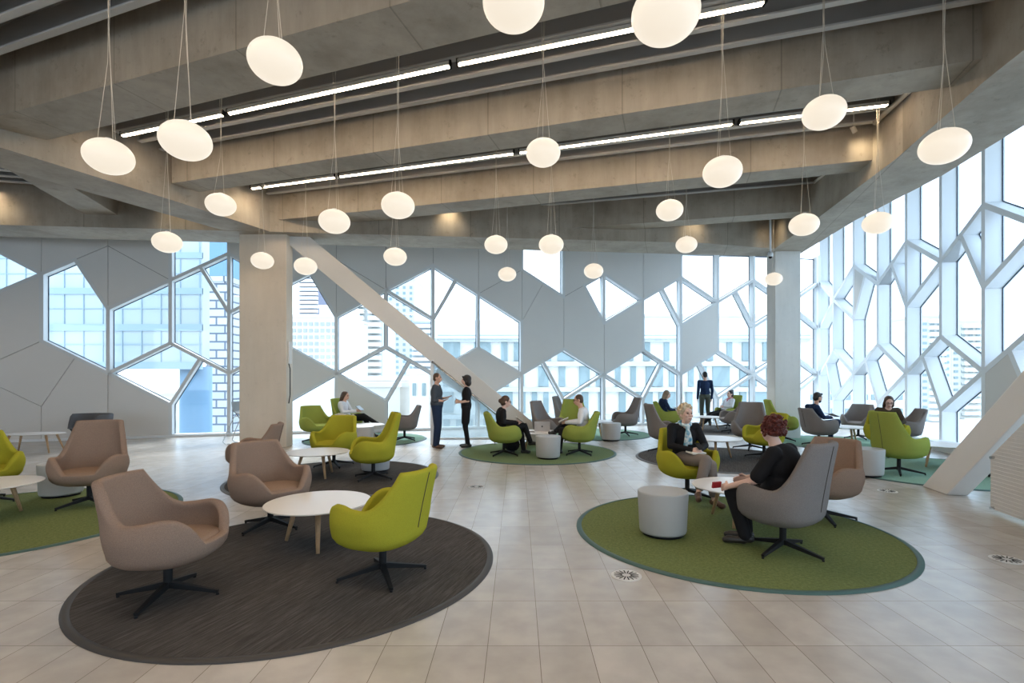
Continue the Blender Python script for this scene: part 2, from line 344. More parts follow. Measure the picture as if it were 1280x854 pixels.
for i in (-12, -10, -8, -6, -4, -2, 0, 2, 4, 6):
    n, f_ = i-1, i+1
    winF += [f"T{i} T{n} L{n} U{i}"]
    if i == 4:
        panF += [f"U4 U4/L3 M4"]; winF += ["U4/L3 L3 K3 P4 M4"]
    else: winF += [f"U{i} L{n} M{i}", f"M{i} L{n} K{n} P{i}"]
    if i < 6:
        winF += [f"T{i} T{f_} L{f_} U{i}"]
        if i == 4: winF += ["U4 L5 M4", "M4 L5 K5 P4"]
        else: winF += [f"U{i} L{f_}/U{i} M{i}", f"L{f_}/U{i} L{f_} K{f_} P{i} M{i}"]
        winF += [f"P{i} K{f_} K{f_}/P{i+2} Q{f_}", f"P{i} Q{f_} B{f_} B{i}"]
        (panF if f_ == -1 else winF).append(f"K{f_}/P{i+2} P{i+2} B{i+2} B{f_} Q{f_}")
WN = [0]
def poly_inset(pts, g):
    n = len(pts); nn = Vector((0, 0, 0))
    for i in range(n): nn += (pts[i]-pts[0]).cross(pts[(i+1) % n]-pts[0])
    nn.normalize(); out = []
    for i in range(n):
        a, b, c = pts[i-1], pts[i], pts[(i+1) % n]
        d1 = (b-a).normalized(); d2 = (c-b).normalized(); n1 = nn.cross(d1); n2 = nn.cross(d2)
        k = 1 + n1.dot(n2); out.append(b + (n1+n2)*(g/max(k, .35)))
    return out, nn
def build_wall(W_, wins, pans, depth, mw, side, gdepth):
    edges = {}
    def key(a): return repr(a)
    def addedges(c, closed_over):
        n = len(c)
        for i in range(n):
            a, b = c[i], c[(i+1) % n]
            pa, pb = W_.P(a), W_.P(b)
            edges[frozenset((key(a), key(b)))] = (a, b)
    for w in wins: addedges(parse(w), 1)
    # merge split collinear edges: keep both, bars simply overlap
    mb = MB()
    for a, b in edges.values():
        if a[0] == 'T' and b[0] == 'T': continue
        pa, pb = W_.P(a), W_.P(b); qa, qb = W_.P(a, depth), W_.P(b, depth)
        if (pa-pb).length < .05: continue
        d = (pb-pa).normalized(); out = ((qa-pa)+(qb-pb)).normalized(); s = d.cross(out).normalized()*mw/2
        e = d*mw*.35; base = (a[0] == 'B' and b[0] == 'B')
        if base: s = Vector((0, 0, mw*.45)); 
        k = Vector((0, 0, mw*.45)) if base else Vector()
        mb.prism([pa-e-s+k, pa-e+s+k, pb+e+s+k, pb+e-s+k], [qa-e-s+k, qa-e+s+k, qb+e+s+k, qb+e-s+k])
    root = mb.build('wall_'+side, M['mullion' if side == 'right' else 'mullion_grey'], bevel=0); tag(root, kind='structure')
    # opaque panels (one mesh: their seams are surface pattern of the wall lining)
    pm = MB(); bk = MB()
    for p in pans:
        c = [W_.P(k) for k in parse(p)]; out = (W_.P(parse(p)[0], .1)-c[0]).normalized()
        q, nn = poly_inset(c, .0055); pm.prism([x+out*.004 for x in q], [x + out*.05 for x in q])
        bk.prism([x + out*.055 for x in c], [x + out*(depth*.9) for x in c])
    if pm.v:
        o = pm.build('panel_lining', M['panel'], root); o2 = bk.build('panel_backing', M['seam_gap'], root)
    for w in wins:
        WN[0] += 1; c = [W_.P(k, gdepth) for k in parse(w)]
        q, nn = poly_inset(c, mw*.30); out = (W_.P(parse(w)[0], gdepth+.1)-c[0]).normalized()
        g = MB(); g.prism([x for x in q], [x + out*.012 for x in q])
        go = g.build('window_%d' % WN[0], M['glass']); tag(go, kind='structure')
        fr = MB(); n = len(q); qi, _ = poly_inset(c, mw*.5+.018)
        for i in range(n):
            a, b, a2, b2 = q[i], q[(i+1) % n], qi[i], qi[(i+1) % n]
            fr.prism([a-out*.012, b-out*.012, b2-out*.012, a2-out*.012], [a-out*.001, b-out*.001, b2-out*.001, a2-out*.001])
        fr.build('window_gasket', M['gasket'], go)
    return root
build_wall(WB, [w for w in winB.replace('\n', '|').split('|')], [w for w in panB.replace('\n', '|').split('|')], .26, .085, 'back', .225)
build_wall(WF, winF, panF, .34, .11, 'right', .30)
b = MB(); b.box((-7, -6.9, .4), (26, .2, .8)); b.box((-7, -6.9, 5.3), (26, .2, 1.5))
for k in range(7): b.box((-19.6+4.2*k, -6.9, 2.7), (1.7, .2, 4.0))
tag(b.build('wall_added_rear', M['white_paint']), kind='structure')  # unseen wall with openings behind the camera, added to shape the foreground light
b = MB(); b.box((-19.9, 2.0, 3.0), (.2, 18, 6.1)); tag(b.build('wall_added_left', M['white_paint']), kind='structure')  # unseen wall, added to keep cold sky light out from the left
# dark metal corner post
b = MB(); b.box((cornr.x-.03, cornr.y-.02, 3.0), (.10, .10, 6.0)); tag(b.build('trim_1', M['mullion']), kind='structure')
# skirting curb along both glass walls
b = MB()
for i in range(-3, 17):
    p, q = colB(i), colB(i+1); b.bar((p.x, p.y-.02, .03), (q.x, q.y-.02, .03), .10, .06)
tag(b.build('baseboard_back', M['mullion']), kind='structure')
b = MB()
for i in range(-12, 6):
    p, q = colF(i), colF(i+1); b.bar((p.x-.10, p.y, .10), (q.x-.10, q.y, .10), .34, .20)
tag(b.build('baseboard_right', M['mullion']), kind='structure')
# ------------------------------------------------------------------ ceiling
DECK = EYE + 4.42
b = MB(); pts = [(-20, -7), (5.6, -7), (6.2, 4.6), (6.9, 8.4), (7.4, 13.9), (7.4, 14.3), (9.2, 18.9), (4.3, 18.4), (-1.2, 17), (-6.6, 15.4), (-12, 13.6), (-20, 11.2)]
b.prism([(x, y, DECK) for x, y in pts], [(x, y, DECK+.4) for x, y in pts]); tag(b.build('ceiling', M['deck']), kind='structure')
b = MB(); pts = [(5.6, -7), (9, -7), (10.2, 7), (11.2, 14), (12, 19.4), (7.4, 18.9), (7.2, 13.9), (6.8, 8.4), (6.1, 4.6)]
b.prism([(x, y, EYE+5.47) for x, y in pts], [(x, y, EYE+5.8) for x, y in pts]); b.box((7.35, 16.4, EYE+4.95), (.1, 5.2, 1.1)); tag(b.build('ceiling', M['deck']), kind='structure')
Z1 = EYE + 3.30; Z2 = EYE + 3.58; ZR = EYE + 4.12
def beam(label, lo, hi, z, name='concrete_beam', top=0):
    mb = MB()
    n = len(lo)
    for i in range(n-1):
        q = [lo[i], lo[i+1], hi[i+1], hi[i]]
        mb.prism([(x, y, z) for x, y in q], [(x, y, DECK+.02+top) for x, y in q])
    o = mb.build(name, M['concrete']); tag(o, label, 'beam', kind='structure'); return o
BE = [  # (front-left, front-right, back-left, back-right)
    ((-7.6, 7.18), (5.2, 2.68), (-7.1, 7.72), (5.2, 3.42)),
    ((-6.37, 9.43), (5.25, 5.74), (-6.15, 9.88), (5.42, 6.28)),
    ((-5.55, 11.65), (5.88, 8.41), (-5.3, 12.31), (5.95, 8.90)),
    ((-.02, 12.59), (6.30, 11.0), (1.16, 12.80), (6.3, 11.46))]
names = ['concrete cross beam nearest the camera, upper left', 'second concrete cross beam from the camera', 'third concrete cross beam from the camera', 'farthest concrete cross beam, before the back girder']
for (a, b_, c, d), nm in zip(BE, names): beam(nm, [a, b_], [c, d], Z2)
beam('long concrete girder in front of the panelled back wall', [(-20, 10.25), (-11.2, 11.06), (4.58, 12.57), (6.54, 13.1)], [(-20, 11.3), (-12.1, 12.0), (5.46, 13.8), (7.6, 14.05)], Z1)
beam('concrete girder running along the right glass wall', [(6.6, 13.2), (6.2, 10.49), (5.72, 7.74), (5.21, 5.72), (4.9, 4.0), (4.7, 2.2), (4.6, -6)], [(7.6, 14.0), (7.10, 10.8), (6.95, 8.4), (6.62, 6.6), (6.3, 4.6), (6.1, 2.2), (6.0, -6)], Z1+.006, top=1.1)
beam('diagonal concrete girder meeting the left column', [(-5.35, 12.2), (-5.58, 11.67), (-6.53, 9.345), (-7.44, 7.36), (-8.4, 5.2), (-11, -1)], [(-6.35, 12.1), (-6.62, 11.5), (-7.47, 9.56), (-8.4, 7.5), (-9.4, 5.2), (-12, -1)], Z1+.008)
beam('short concrete beam between left girder and back girder', [(-8.0, 8.4), (-8.39, 9.69), (-8.85, 11.4)], [(-8.7, 8.6), (-9.08, 9.75), (-9.53, 11.4)], Z2)
# ribs of the deck, between the beams
def lerp(p, q, t): return (p[0]+(q[0]-p[0])*t, p[1]+(q[1]-p[1])*t)
def rib(p, q):
    mb = MB(); mb.bar((p[0], p[1], ZR+.165), (q[0], q[1], ZR+.165), .035, .33)
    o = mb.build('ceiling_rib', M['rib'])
    k = MB(); k.bar((p[0], p[1]-.02, ZR-.008), (q[0], q[1]-.02, ZR-.008), .085, .024); k.build('rib_flange', M['rib_edge'], o)
    tag(o, 'grey metal rib of the ceiling deck between concrete beams', 'ceiling rib', 'metal ribs of the ceiling deck', 'structure')
for j in range(3):
    fl_, fr_ = BE[j][2], BE[j][3]; bl, br = BE[j+1][0], BE[j+1][1]
    if j == 2: bl = (-5.0, 13.8)
    n = 5
    for k in range(n):
        t = (k+.62)/(n+.1); rib(lerp(fl_, bl, t), lerp(fr_, br, t))
for k in range(9):
    rib((-7.9-.12*k, 6.95-.34*k), (5.0, 2.42-.34*k))
for k in range(3):
    rib((1.6-.0*k, 13.0+.3*k-.05), (6.9, 11.75+.3*k))
for k in range(5): rib((-20, 9.9-.35*k-1.2), (-9.6, 11.0-.35*k))
# pipe along right girder and end of a conduit
def tube_thing(name, label, cat, pts, r, m): return tag(MB().tube(pts, r, 12).build(name, m, smooth=True), label, cat)
tube_thing('ceiling_pipe', 'beige pipe under the deck at upper right girder', 'pipe', [(5.18, 5.35, ZR-.03), (4.75, 3.6, ZR-.03), (4.5, 1.5, ZR-.03)], .05, M['cord'])
tube_thing('ceiling_pipe', 'beige pipe across the deck end beside third cross beam', 'pipe', [(5.45, 6.45, ZR-.04), (5.72, 8.2, ZR-.04)], .035, M['cord'])
tube_thing('ceiling_pipe', 'beige pipe across the deck end at the far right bay', 'pipe', [(6.0, 9.1, ZR-.04), (6.2, 10.7, ZR-.04)], .03, M['cord'])
# linear lights
def linlight(p, q, label, z=ZR-.06):
    d = Vector((q[0]-p[0], q[1]-p[1], 0)).normalized(); p = Vector((p[0], p[1], z)) + d*.05; q = Vector((q[0], q[1], z)) - d*.05
    o = MB().bar(p, q, .085, .05).build('linear_light', M['vent_metal']); tag(o, label, 'light', 'linear ceiling lights')
    MB().bar(p - Vector((0, 0, .028)), q - Vector((0, 0, .028)), .048, .012).build('diffuser', M['tube_glow'], o)
    e = MB()
    for x in (p, q): MB().box((x.x, x.y, x.z), (.03, .09, .07)).build('end_cap', M['black_metal'], o)
def pz(px, py, z=ZR-.06): Y = F*(z-EYE)/(CY-py); return ((px-CX)/F*Y, Y)
linlight(pz(150, 168.8), pz(282.5, 141), 'linear ceiling light by the diagonal girder, front row left end')
linlight(pz(282.5, 141), pz(567.5, 79.5), 'linear ceiling light in the front row, second from left')
linlight(pz(567.5, 79.5), pz(962, 0), 'linear ceiling light in the front row, behind the big pendants')
linlight(pz(312, 235), pz(421.8, 220), 'linear ceiling light in the rear row, left end')
linlight(pz(421.8, 220), pz(645.6, 190), 'linear ceiling light in the rear row, second from left')
linlight(pz(645.6, 190), pz(920, 153), 'linear ceiling light in the rear row, third from left')
linlight(pz(920, 153), pz(1115, 128.8), 'linear ceiling light in the rear row, right end')
linlight((-13.6, 9.6), (-11.15, 11.0), 'linear ceiling light at far left edge, left of diagonal girder')
for k in range(2):
    w_ = ('right above', 'well behind')[k]
    linlight((-7.3, 4.6-2.7*k), (-1.9, 2.75-2.7*k), 'linear ceiling light %s the camera, left end' % w_); linlight((-1.9, 2.75-2.7*k), (3.6, .9-2.7*k), 'linear ceiling light %s the camera, right end' % w_)
# small warm spotlights that wash the girders
def spotlight(x, y, ax, ay, label, power=9):
    g = empty('ceiling_spotlight', (x, y, ZR-.04)); tag(g, label, 'spotlight', 'small ceiling spotlights')
    d = Vector((ax-x, ay-y, -.75)).normalized(); a = Vector((0, 0, -.06))
    MB().tube([(0, 0, .35), (0, 0, -.03)], .012).build('stem', M['vent_metal'], g); MB().tube([a-d*.06, a+d*.05], .038, 16).build('housing', M['cord'], g, smooth=False)
    l = bpy.data.lights.new('spot', 'SPOT'); l.energy = power; l.color = (1, .80, .52); l.spot_size = R(95); l.spot_blend = 1; l.shadow_soft_size = .12
    o = bpy.data.objects.new('spot', l); COL.objects.link(o); o.parent = g; o.location = a + d*.07; o.rotation_euler = d.to_track_quat('-Z', 'Y').to_euler()
for a in ((-11.2, 10.55, -11.2, 11.2, 'small spotlight washing the back girder at far left edge'), (-5.35, 10.75, -6.0, 10.9, 'small spotlight washing diagonal girder near left column'), (-1.6, 11.65, -1.6, 12.3, 'small spotlight washing back girder left of centre'),
          (4.3, 12.1, 4.3, 12.7, 'small spotlight washing back girder right of centre'), (5.45, 8.3, 6.0, 8.5, 'small spotlight washing right girder at rear light row'), (5.8, 11.45, 6.35, 11.5, 'small spotlight washing right girder at far bay'), (6.0, 12.6, 6.5, 12.8, 'small spotlight in the corner above right column'),
          (-7.6, 10.6, -7.4, 11.5, 'small spotlight washing back girder behind diagonal girder')): spotlight(*a)
# columns
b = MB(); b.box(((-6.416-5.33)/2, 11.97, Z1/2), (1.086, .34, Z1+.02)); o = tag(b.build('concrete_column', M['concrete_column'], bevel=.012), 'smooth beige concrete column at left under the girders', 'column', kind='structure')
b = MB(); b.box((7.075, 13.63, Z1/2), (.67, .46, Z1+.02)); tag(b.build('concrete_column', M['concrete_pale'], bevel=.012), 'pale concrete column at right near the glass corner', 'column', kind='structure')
# sign plate + handle on left column's side
b = MB(); b.box((-5.312, 11.95, 2.18), (.03, .16, .52)); o = b.build('wall_sign', M['white_paint'], bevel=.005); tag(o, 'narrow white sign plate on right side of left column', 'sign')
b = MB(); b.tube([(-5.30, 11.86, 1.92), (-5.26, 11.84, 1.8), (-5.26, 11.84, 1.2), (-5.30, 11.86, 1.0)], .012); tag(b.build('column_cable', M['black_metal'], smooth=True), 'thin dark cable hanging on side of left column', 'cable')
# braces
def brace(label, a, b_, w, h, up):
    mb = MB(); mb.bar(a, b_, w, h, up=up); o = mb.build('diagonal_brace', M['white_paint'], bevel=.012); tag(o, label, 'brace', kind='structure')
mb = MB(); q0 = [(5.95, 7.53), (5.84, 6.97), (6.10, 6.93), (6.2, 7.5)]; dy, dz = -1, 1.04; k = 5.2
mb.prism([(x, y, 0.002) for x, y in q0], [(x-.35, y+dy*k/1.04, k) for x, y in q0]); tag(mb.build('diagonal_brace', M['white_paint'], bevel=.012), 'thick white diagonal brace rising to the right', 'brace', kind='structure')
mb = MB(); q0 = [(.28, 12.50), (.98, 12.56), (.95, 12.86), (.25, 12.8)]
mb.prism([(x, y, 0.002) for x, y in q0], [(x-5.92, y-.55, Z1+.05) for x, y in q0]); tag(mb.build('diagonal_brace', M['white_paint'], bevel=.012), 'thick white diagonal brace falling from left column to floor', 'brace', kind='structure')
# white guard panel lower right
g = empty('guard_panel', (5.5, 5.2, 0)); tag(g, 'white ribbed guard panel standing at right edge beside brace', 'guard panel')
mb = MB(); mb.prism([(.1, .86, .05), (.1, .86, .67), (-.02, .35, 1.1), (-.4, -1.2, 2.4), (-.4, -1.2, .05)], [(.14, .86, .05), (.14, .86, .67), (.02, .35, 1.1), (-.36, -1.2, 2.4), (-.36, -1.2, .05)])
mb.build('panel', M['white_paint'], g)
mb = MB()
for k in range(52):
    z = .08 + k*.044; y0 = .86 if z < .67 else .86-(z-.67)/.84
    if y0 < -1.1: break
    def X(y): return .1 - (.86-y)*.2427
    mb.bar((X(y0-.01)-.004, y0-.01, z), (X(-1.2)-.004, -1.2, z), .012, .010)
mb.build('rib', M['white_paint'], g)
for z in (.07, .66):
    MB().tube([(.04, .80, z), (.11, .80, z)], .018).build('bracket', M['chrome'], g)
# glass guard and handrail near the two standing people
g = empty('glass_guard', (-2.05, 12.28, .10)); tag(g, 'frosted glass stair guard with sloping steel handrail behind standing pair', 'guard')
mb = MB(); mb.prism([(0, 0, .06), (0, 0, 1.86), (2.2, .08, .06)], [(0, .02, .06), (0, .02, 1.86), (2.2, .10, .06)]); mb.build('glass_panel', M['guard_glass'], g)
MB().tube([(0, -.05, 1.88), (2.15, .03, .12)], .028, 12).build('handrail', M['chrome'], g, smooth=True)
MB().bar((0, 0, .03), (2.25, .09, .03), .08, .05).build('base_rail', M['mullion'], g)
MB().bar((0, 0, -.10), (0, 0, 1.92), .07, .05, up=(0, 1, 0)).build('post', M['mullion'], g)
for x in (.8, 1.5, 2.1): MB().tube([(x, .04, -.10), (x, .04, .03)], .02).build('foot', M['mullion'], g)
for t in (.3, .62): MB().tube([(2.15*t, .08*t-.05, 1.88-1.76*t), (2.15*t, .08*t+.01, 1.88-1.76*t-.08)], .012).build('bracket', M['chrome'], g)
# ------------------------------------------------------------------ carpets
def carpet(x, y, r, m, edge, label):
    g = empty('round_carpet', (x, y, 0)); tag(g, label, 'carpet')
    MB().lathe([(r, .001), (r, .010), (r-.012, .012)], 128).build('pile', m, g)
    mb = MB(); n = 128; prof = [(r+.035, .001), (r+.035, .005), (r+.012, .015), (r-.018, .015), (r-.02, .006)]
    vs = []; fs = []
    for a, z in prof: vs += [(a*math.cos(2*math.pi*k/n), a*math.sin(2*math.pi*k/n), z) for k in range(n)]
    for i in range(len(prof)-1):
        for k in range(n): fs.append((i*n+k, i*n+(k+1) % n, (i+1)*n+(k+1) % n, (i+1)*n+k))
    mb.add(vs, fs); mb.build('edge_trim', edge, g, smooth=True)
carpet(-1.83, 4.46, 1.58, M['carpet_dark'], M['trim_brown'], 'large dark grey round carpet in the left foreground')
carpet(2.22, 5.35, 1.56, M['carpet_green'], M['trim_teal'], 'green round carpet under the two chatting women')
carpet(-5.75, 5.78, 1.62, M['carpet_green'], M['trim_teal'], 'green round carpet cut by the left edge')
carpet(-2.9, 8.2, 1.58, M['carpet_dark'], M['trim_grey'], 'dark grey round carpet in the middle left')
carpet(4.0, 10.08, 1.6, M['carpet_dark'], M['trim_grey'], 'grey round carpet behind the blonde woman')
carpet(.42, 11.0, 1.64, M['carpet_green_hazed'], M['trim_teal'], 'green round carpet under the two seated readers in centre')
carpet(-3.9, 13.2, 1.5, M['carpet_teal'], M['trim_teal'], 'pale green round carpet under woman with tablet')
carpet(2.2, 14.45, 1.5, M['carpet_teal'], M['trim_teal'], 'pale green round carpet near window behind the centre group')
carpet(5.9, 15.75, 1.5, M['carpet_dark'], M['trim_grey'], 'grey round carpet beside man standing at window')
carpet(7.9, 12.45, 1.5, M['carpet_teal'], M['trim_teal'], 'pale green round carpet under bearded man by right column')
carpet(7.15, 8.75, 1.62, M['carpet_teal'], M['trim_teal'], 'pale green round carpet behind the white brace at right')
# floor vents
vroot = None
for (x, y, lb) in ((.877, 4.13, 'round slotted floor vent left of the large green carpet'), (4.29, 4.49, 'round slotted floor vent at right edge of the picture'), (-.6, 7.47, 'round slotted floor vent between the middle carpets'), (5.2, 7.2, 'round slotted floor vent near foot of the white brace')):
    if vroot is None:
        v = empty('floor_vent', (x, y, 0)); tag(v, lb, 'floor vent', 'round floor vents')
        MB().lathe([(.122, .001), (.122, .004), (.115, .006)], 40).build('plate', M['vent_metal'], v)
        mb = MB()
        for k in range(16):
            a = 2*math.pi*k/16; mb.bar((.035*math.cos(a), .035*math.sin(a), .007), (.098*math.cos(a), .098*math.sin(a), .007), .009, .002)
        mb.build('slots', M['black_metal'], v); vroot = v; vk = children(v)
    else: dup(vroot, (x, y, 0), 0, lb, 'round floor vents', vk)
# ------------------------------------------------------------------ CHAIRS
def sstep(a, b, x):
    t = max(0, min(1, (x-a)/(b-a))); return t*t*(3-2*t)
def shell_mesh(H):
    n = 72; th = [360*k/n for k in range(n)]
    def plan(t, ax, ayb, ayf, e):
        c, s = math.cos(R(t)), math.sin(R(t))   # t=0 back (+y)
        x = math.copysign(abs(s)**(2/e), s)*ax; y = math.copysign(abs(c)**(2/e), c)*(ayb if c > 0 else ayf)
        return x, y
    def rim(t):
        s = min(t, 360-t)
        u = max(0, min(1, (s-45)/38.0)); h = .603 + (H-.603)*((1-u)**2.05 if u > .04 else 1-2.05*u*u/.08)
        h += .030*math.exp(-((s-114)/20)**2)
        if s > 122:
            u = min(1, (s-122)/36); h = .415 + (h-.415)*(max(0, 1-u**2.2)**.6)
        return h
    def pos(t, z, off):
        s = min(t, 360-t); w = max(0, (z-.40)/(H-.40)); wa = max(0, min(1, (z-.40)/.22))
        back = sstep(100, 40, s)
        ax = .375 + .022*math.sin(math.pi*min(1, wa*1.1)); x, y = plan(t, ax-off, .32-off, .365-off, 2.45)
        k = 1 - back*.10*w**1.1
        x *= k; y += back*(.10*w**1.15) + .01*w
        return x, y
    rings_o = []; rings_i = []
    NB, NW = 7, 9
    verts = []; faces = []
    def ring(fn):
        base = len(verts); verts.extend(fn(t) for t in th); return base
    R_ = []
    for j in range(NB):
        a = R(8 + 82*j/(NB-1)); rf = math.sin(a)**.78; z = .252 + .148*(1-math.cos(a))**1.15
        def fn(t, rf=rf, z=z):
            x, y = pos(t, .40, 0); return (x*rf, y*rf + .0, z)
        R_.append(ring(fn))
    for j in range(1, NW):
        def fn(t, j=j):
            h = rim(t)-.028; z = .40 + (h-.40)*j/(NW-1) if h > .40 else .40 + .002*j
            x, y = pos(t, z, 0); return (x, y, z)
        R_.append(ring(fn))
    TH = .066
    for a in (35, 90, 145):   # rolled rim
        def fn(t, a=a):
            h = rim(t); z0 = max(h-.028, .405); xo, yo = pos(t, z0, 0); xi, yi = pos(t, z0, TH)
            u = (1-math.cos(R(a)))/2; return (xo+(xi-xo)*u, yo+(yi-yo)*u, z0+.028*math.sin(R(a)))
        R_.append(ring(fn))
    for j in range(NW-1, -1, -1):
        def fn(t, j=j):
            h = rim(t)-.028; z = .375 + (h-.375)*j/(NW-1) if h > .40 else .375 + .03*j/(NW-1)
            x, y = pos(t, max(z, .40), TH); return (x, y, z)
        R_.append(ring(fn))
    R_.append(ring(lambda t: (pos(t, .4, TH)[0]*.5, pos(t, .4, TH)[1]*.5, .365)))
    for a, b in zip(R_[:-1], R_[1:]):
        for k in range(n): faces.append((a+k, a+(k+1) % n, b+(k+1) % n, b+k))
    faces.append(tuple(R_[0]+k for k in range(n))[::-1]); faces.append(tuple(R_[-1]+k for k in range(n)))
    mb = MB(); mb.add(verts, faces)
    seam = [pos(0, z, -.0015) + (z,) for z in [.42 + (H-.45-.0)*i/12 for i in range(13)]]
    return mb, seam, pos
def make_chair(H, m, name='swivel_chair'):
    root = empty(name)
    mb, seam, pos = shell_mesh(H)
    shl = mb.build('shell', m, root, smooth=True)
    c = MB(); pr = []
    n = 48; vs = []; fs = []; prof = [(.3, .385), (.86, .385), (.975, .395), (1.0, .412), (.97, .430), (.85, .440), (.4, .446), (.05, .447)]
    for rf, z in prof:
        for k in range(n):
            x, y = pos(360*k/n, .40, .06); vs.append((x*rf, y*rf - .008, z))
    for i in range(len(prof)-1):
        for k in range(n): fs.append((i*n+k, i*n+(k+1) % n, (i+1)*n+(k+1) % n, (i+1)*n+k))
    fs += [tuple(range(n))[::-1], tuple(range((len(prof)-1)*n, len(prof)*n))]
    c.add(vs, fs).build('seat_cushion', m, root, smooth=True)
    MB().tube(seam, .0035, 6).build('back_seam', M['seam'], shl)
    MB().lathe([(.055, .255), (.055, .275)], 20).lathe([(.030, .06), (.030, .27)], 20).build('pole', M['black_metal'], root, smooth=False)
    for k in range(4):
        a = R(45+90*k); p = (math.cos(a)*.02, math.sin(a)*.02, .085); q = (math.cos(a)*.352, math.sin(a)*.352, .024)
        lg = MB(); lg.bar(p, q, .044, .044, w2=.028, h2=.022)
        lo = lg.build('leg', M['black_metal'], root, bevel=.003)
        MB().tube([(q[0]*.985, q[1]*.985, .014), (q[0]*.985, q[1]*.985, .0)], .011).build('foot_glide', M['black_metal'], lo)
    return root
PROTO = {}
GR = 'swivel armchairs in the lounge'
def swiv(o, a):
    for c in children(o):
        if c.name.startswith('leg'): c.rotation_euler = (0, 0, R(a))
    return o
def chair(kind, fab, x, y, phi, label):
    z = 0.013; k = (kind, fab)
    H = .885 if kind == 'low' else 1.03
    if k not in PROTO:
        r = make_chair(H, M[fab]); r.location = (x, y, z); r.rotation_euler = (0, 0, R(phi+90)); tag(r, label, 'chair', GR); PROTO[k] = (r, children(r)); return r
    return dup(PROTO[k][0], (x, y, z), R(phi+90), label, GR, PROTO[k][1])
chair('low', 'tan_fabric', -2.54, 3.72, 4, 'beige swivel armchair nearest the camera on the left dark carpet')
swiv(chair('low', 'tan_fabric', -2.63, 5.45, -38, 'beige swivel armchair behind the foreground white table, facing us'), -27)
chair('low', 'tan_fabric', -4.05, 7.85, 192, 'beige swivel armchair beside the left column, facing left')
chair('low', 'green_fabric', -3.3, 9.2, -100, 'lime swivel armchair facing us behind the mid-left table')
chair('high', 'green_fabric', -2.27, 8.06, -158, 'lime high-back armchair right of the mid-left table')
chair('low', 'green_fabric', -1.08, 4.1, 160, 'lime swivel armchair in foreground seen from behind')
chair('low', 'leaf_fabric', -4.95, 12.6, -45, 'green armchair just right of the left column by the window')
chair('high', 'leaf_fabric', -4.55, 13.7, -12, 'green high-back armchair of the woman with a tablet')
chair('low', 'grey_fabric', -2.86, 12.95, -168, 'grey swivel armchair facing the woman with a tablet')
chair('high', 'tan_fabric', -5.35, 6.4, -68, 'tall beige armchair on the left green carpet')
chair('low', 'green_fabric', -6.8, 6.5, -35, 'lime armchair cut off by the left picture edge')
swiv(chair('high', 'grey_fabric', 2.43, 4.69, 127, 'grey high-back armchair holding the curly red-haired woman'), 44)
chair('low', 'tan_fabric', 3.42, 5.75, -146, 'beige swivel armchair right of the red-haired woman')
chair('low', 'green_fabric', 2.27, 6.85, -85, 'lime armchair holding the blonde woman in a scarf')
chair('high', 'grey_fabric', 3.15, 11.0, 3, 'brown-grey high-back armchair just behind the blonde woman')
chair('low', 'green_fabric', 4.86, 10.1, -172, 'lime armchair behind the curly red hair, facing left')
chair('low', 'grey_fabric', 6.2, 14.7, 180, 'grey armchair in front of woman with red scarf')
chair('high', 'grey_fabric', 5.15, 11.35, -118, 'grey high-back armchair facing us on the grey far carpet')
chair('high', 'leaf_fabric', 6.68, 12.93, -15, 'green high-back armchair in front of the right column')
chair('low', 'grey_fabric', 7.0, 11.9, 5, 'grey armchair holding the bearded man')
chair('low', 'grey_fabric', 8.85, 13.3, -140, 'grey armchair opposite the bearded man')
chair('high', 'leaf_fabric', 6.33, 8.5, 12, 'green high-back armchair seen from behind, left of white brace')
chair('low', 'green_fabric', 7.6, 10.55, -115, 'green armchair holding the woman with glasses')
chair('low', 'grey_fabric', 8.75, 11.6, 165, 'grey armchair behind the woman with glasses')
chair('low', 'leaf_fabric', 7.85, 8.25, 150, 'green armchair mostly hidden behind the white brace')
chair('low', 'leaf_fabric', -.28, 10.5, 8, 'green armchair of person in black reading, centre left')
chair('low', 'leaf_fabric', 1.28, 10.6, 170, 'green armchair of man in white shirt')
chair('high', 'grey_fabric', .72, 12.1, -32, 'grey high-back armchair at foot of the back brace')
chair('high', 'grey_fabric', 1.45, 15.2, -20, 'farthest grey high-back armchair, against the centre window')
chair('high', 'leaf_fabric', 1.42, 12.9, -92, 'green high-back armchair behind man in white shirt, facing us')
chair('high', 'grey_fabric', 2.97, 14.1, -175, 'grey high-back armchair right of centre by window, facing left')
chair('low', 'leaf_fabric', 4.4, 15.0, -12, 'green armchair of the long-haired woman by window')
chair('high', 'leaf_fabric', 6.65, 16.2, -165, 'green high-back armchair of woman with red scarf')
swiv(PROTO[('low', 'tan_fabric')][0], 45)
# wooden-legged tub chair far left
g = empty('lounge_chair', (-10.0, 12.0, 0), R(-20)); tag(g, 'dark grey low tub chair on wooden legs against left wall', 'chair')
mb = MB(); n = 40; vs = []; fs = []
prof = [(0, 0.30), (.55, .30), (.85, .33), (1.0, .42), (1.06, .72), (1.03, .745), (.97, .735), (.90, .5), (.85, .42), (0.02, .42)]
for rf, z in prof:
    for k in range(n):
        a = 2*math.pi*k/n; fr = max(0, -math.sin(a)); zz = z if z < .43 else z - (z-.42)*sstep(.35, .8, fr)
        vs.append((.48*rf*math.cos(a), .36*rf*math.sin(a), zz))
for i in range(len(prof)-1):
    for k in range(n): fs.append((i*n+k, i*n+(k+1) % n, (i+1)*n+(k+1) % n, (i+1)*n+k))
mb.add(vs, fs).build('shell', M['dark_grey_fabric'], g, smooth=True)
for sx, sy in ((-1, -1), (1, -1), (1, 1), (-1, 1)):
    MB().tube([(.26*sx, .2*sy, .31), (.36*sx, .28*sy, 0)], [.024, .013], 10).build('leg', M['wood'], g, smooth=True)
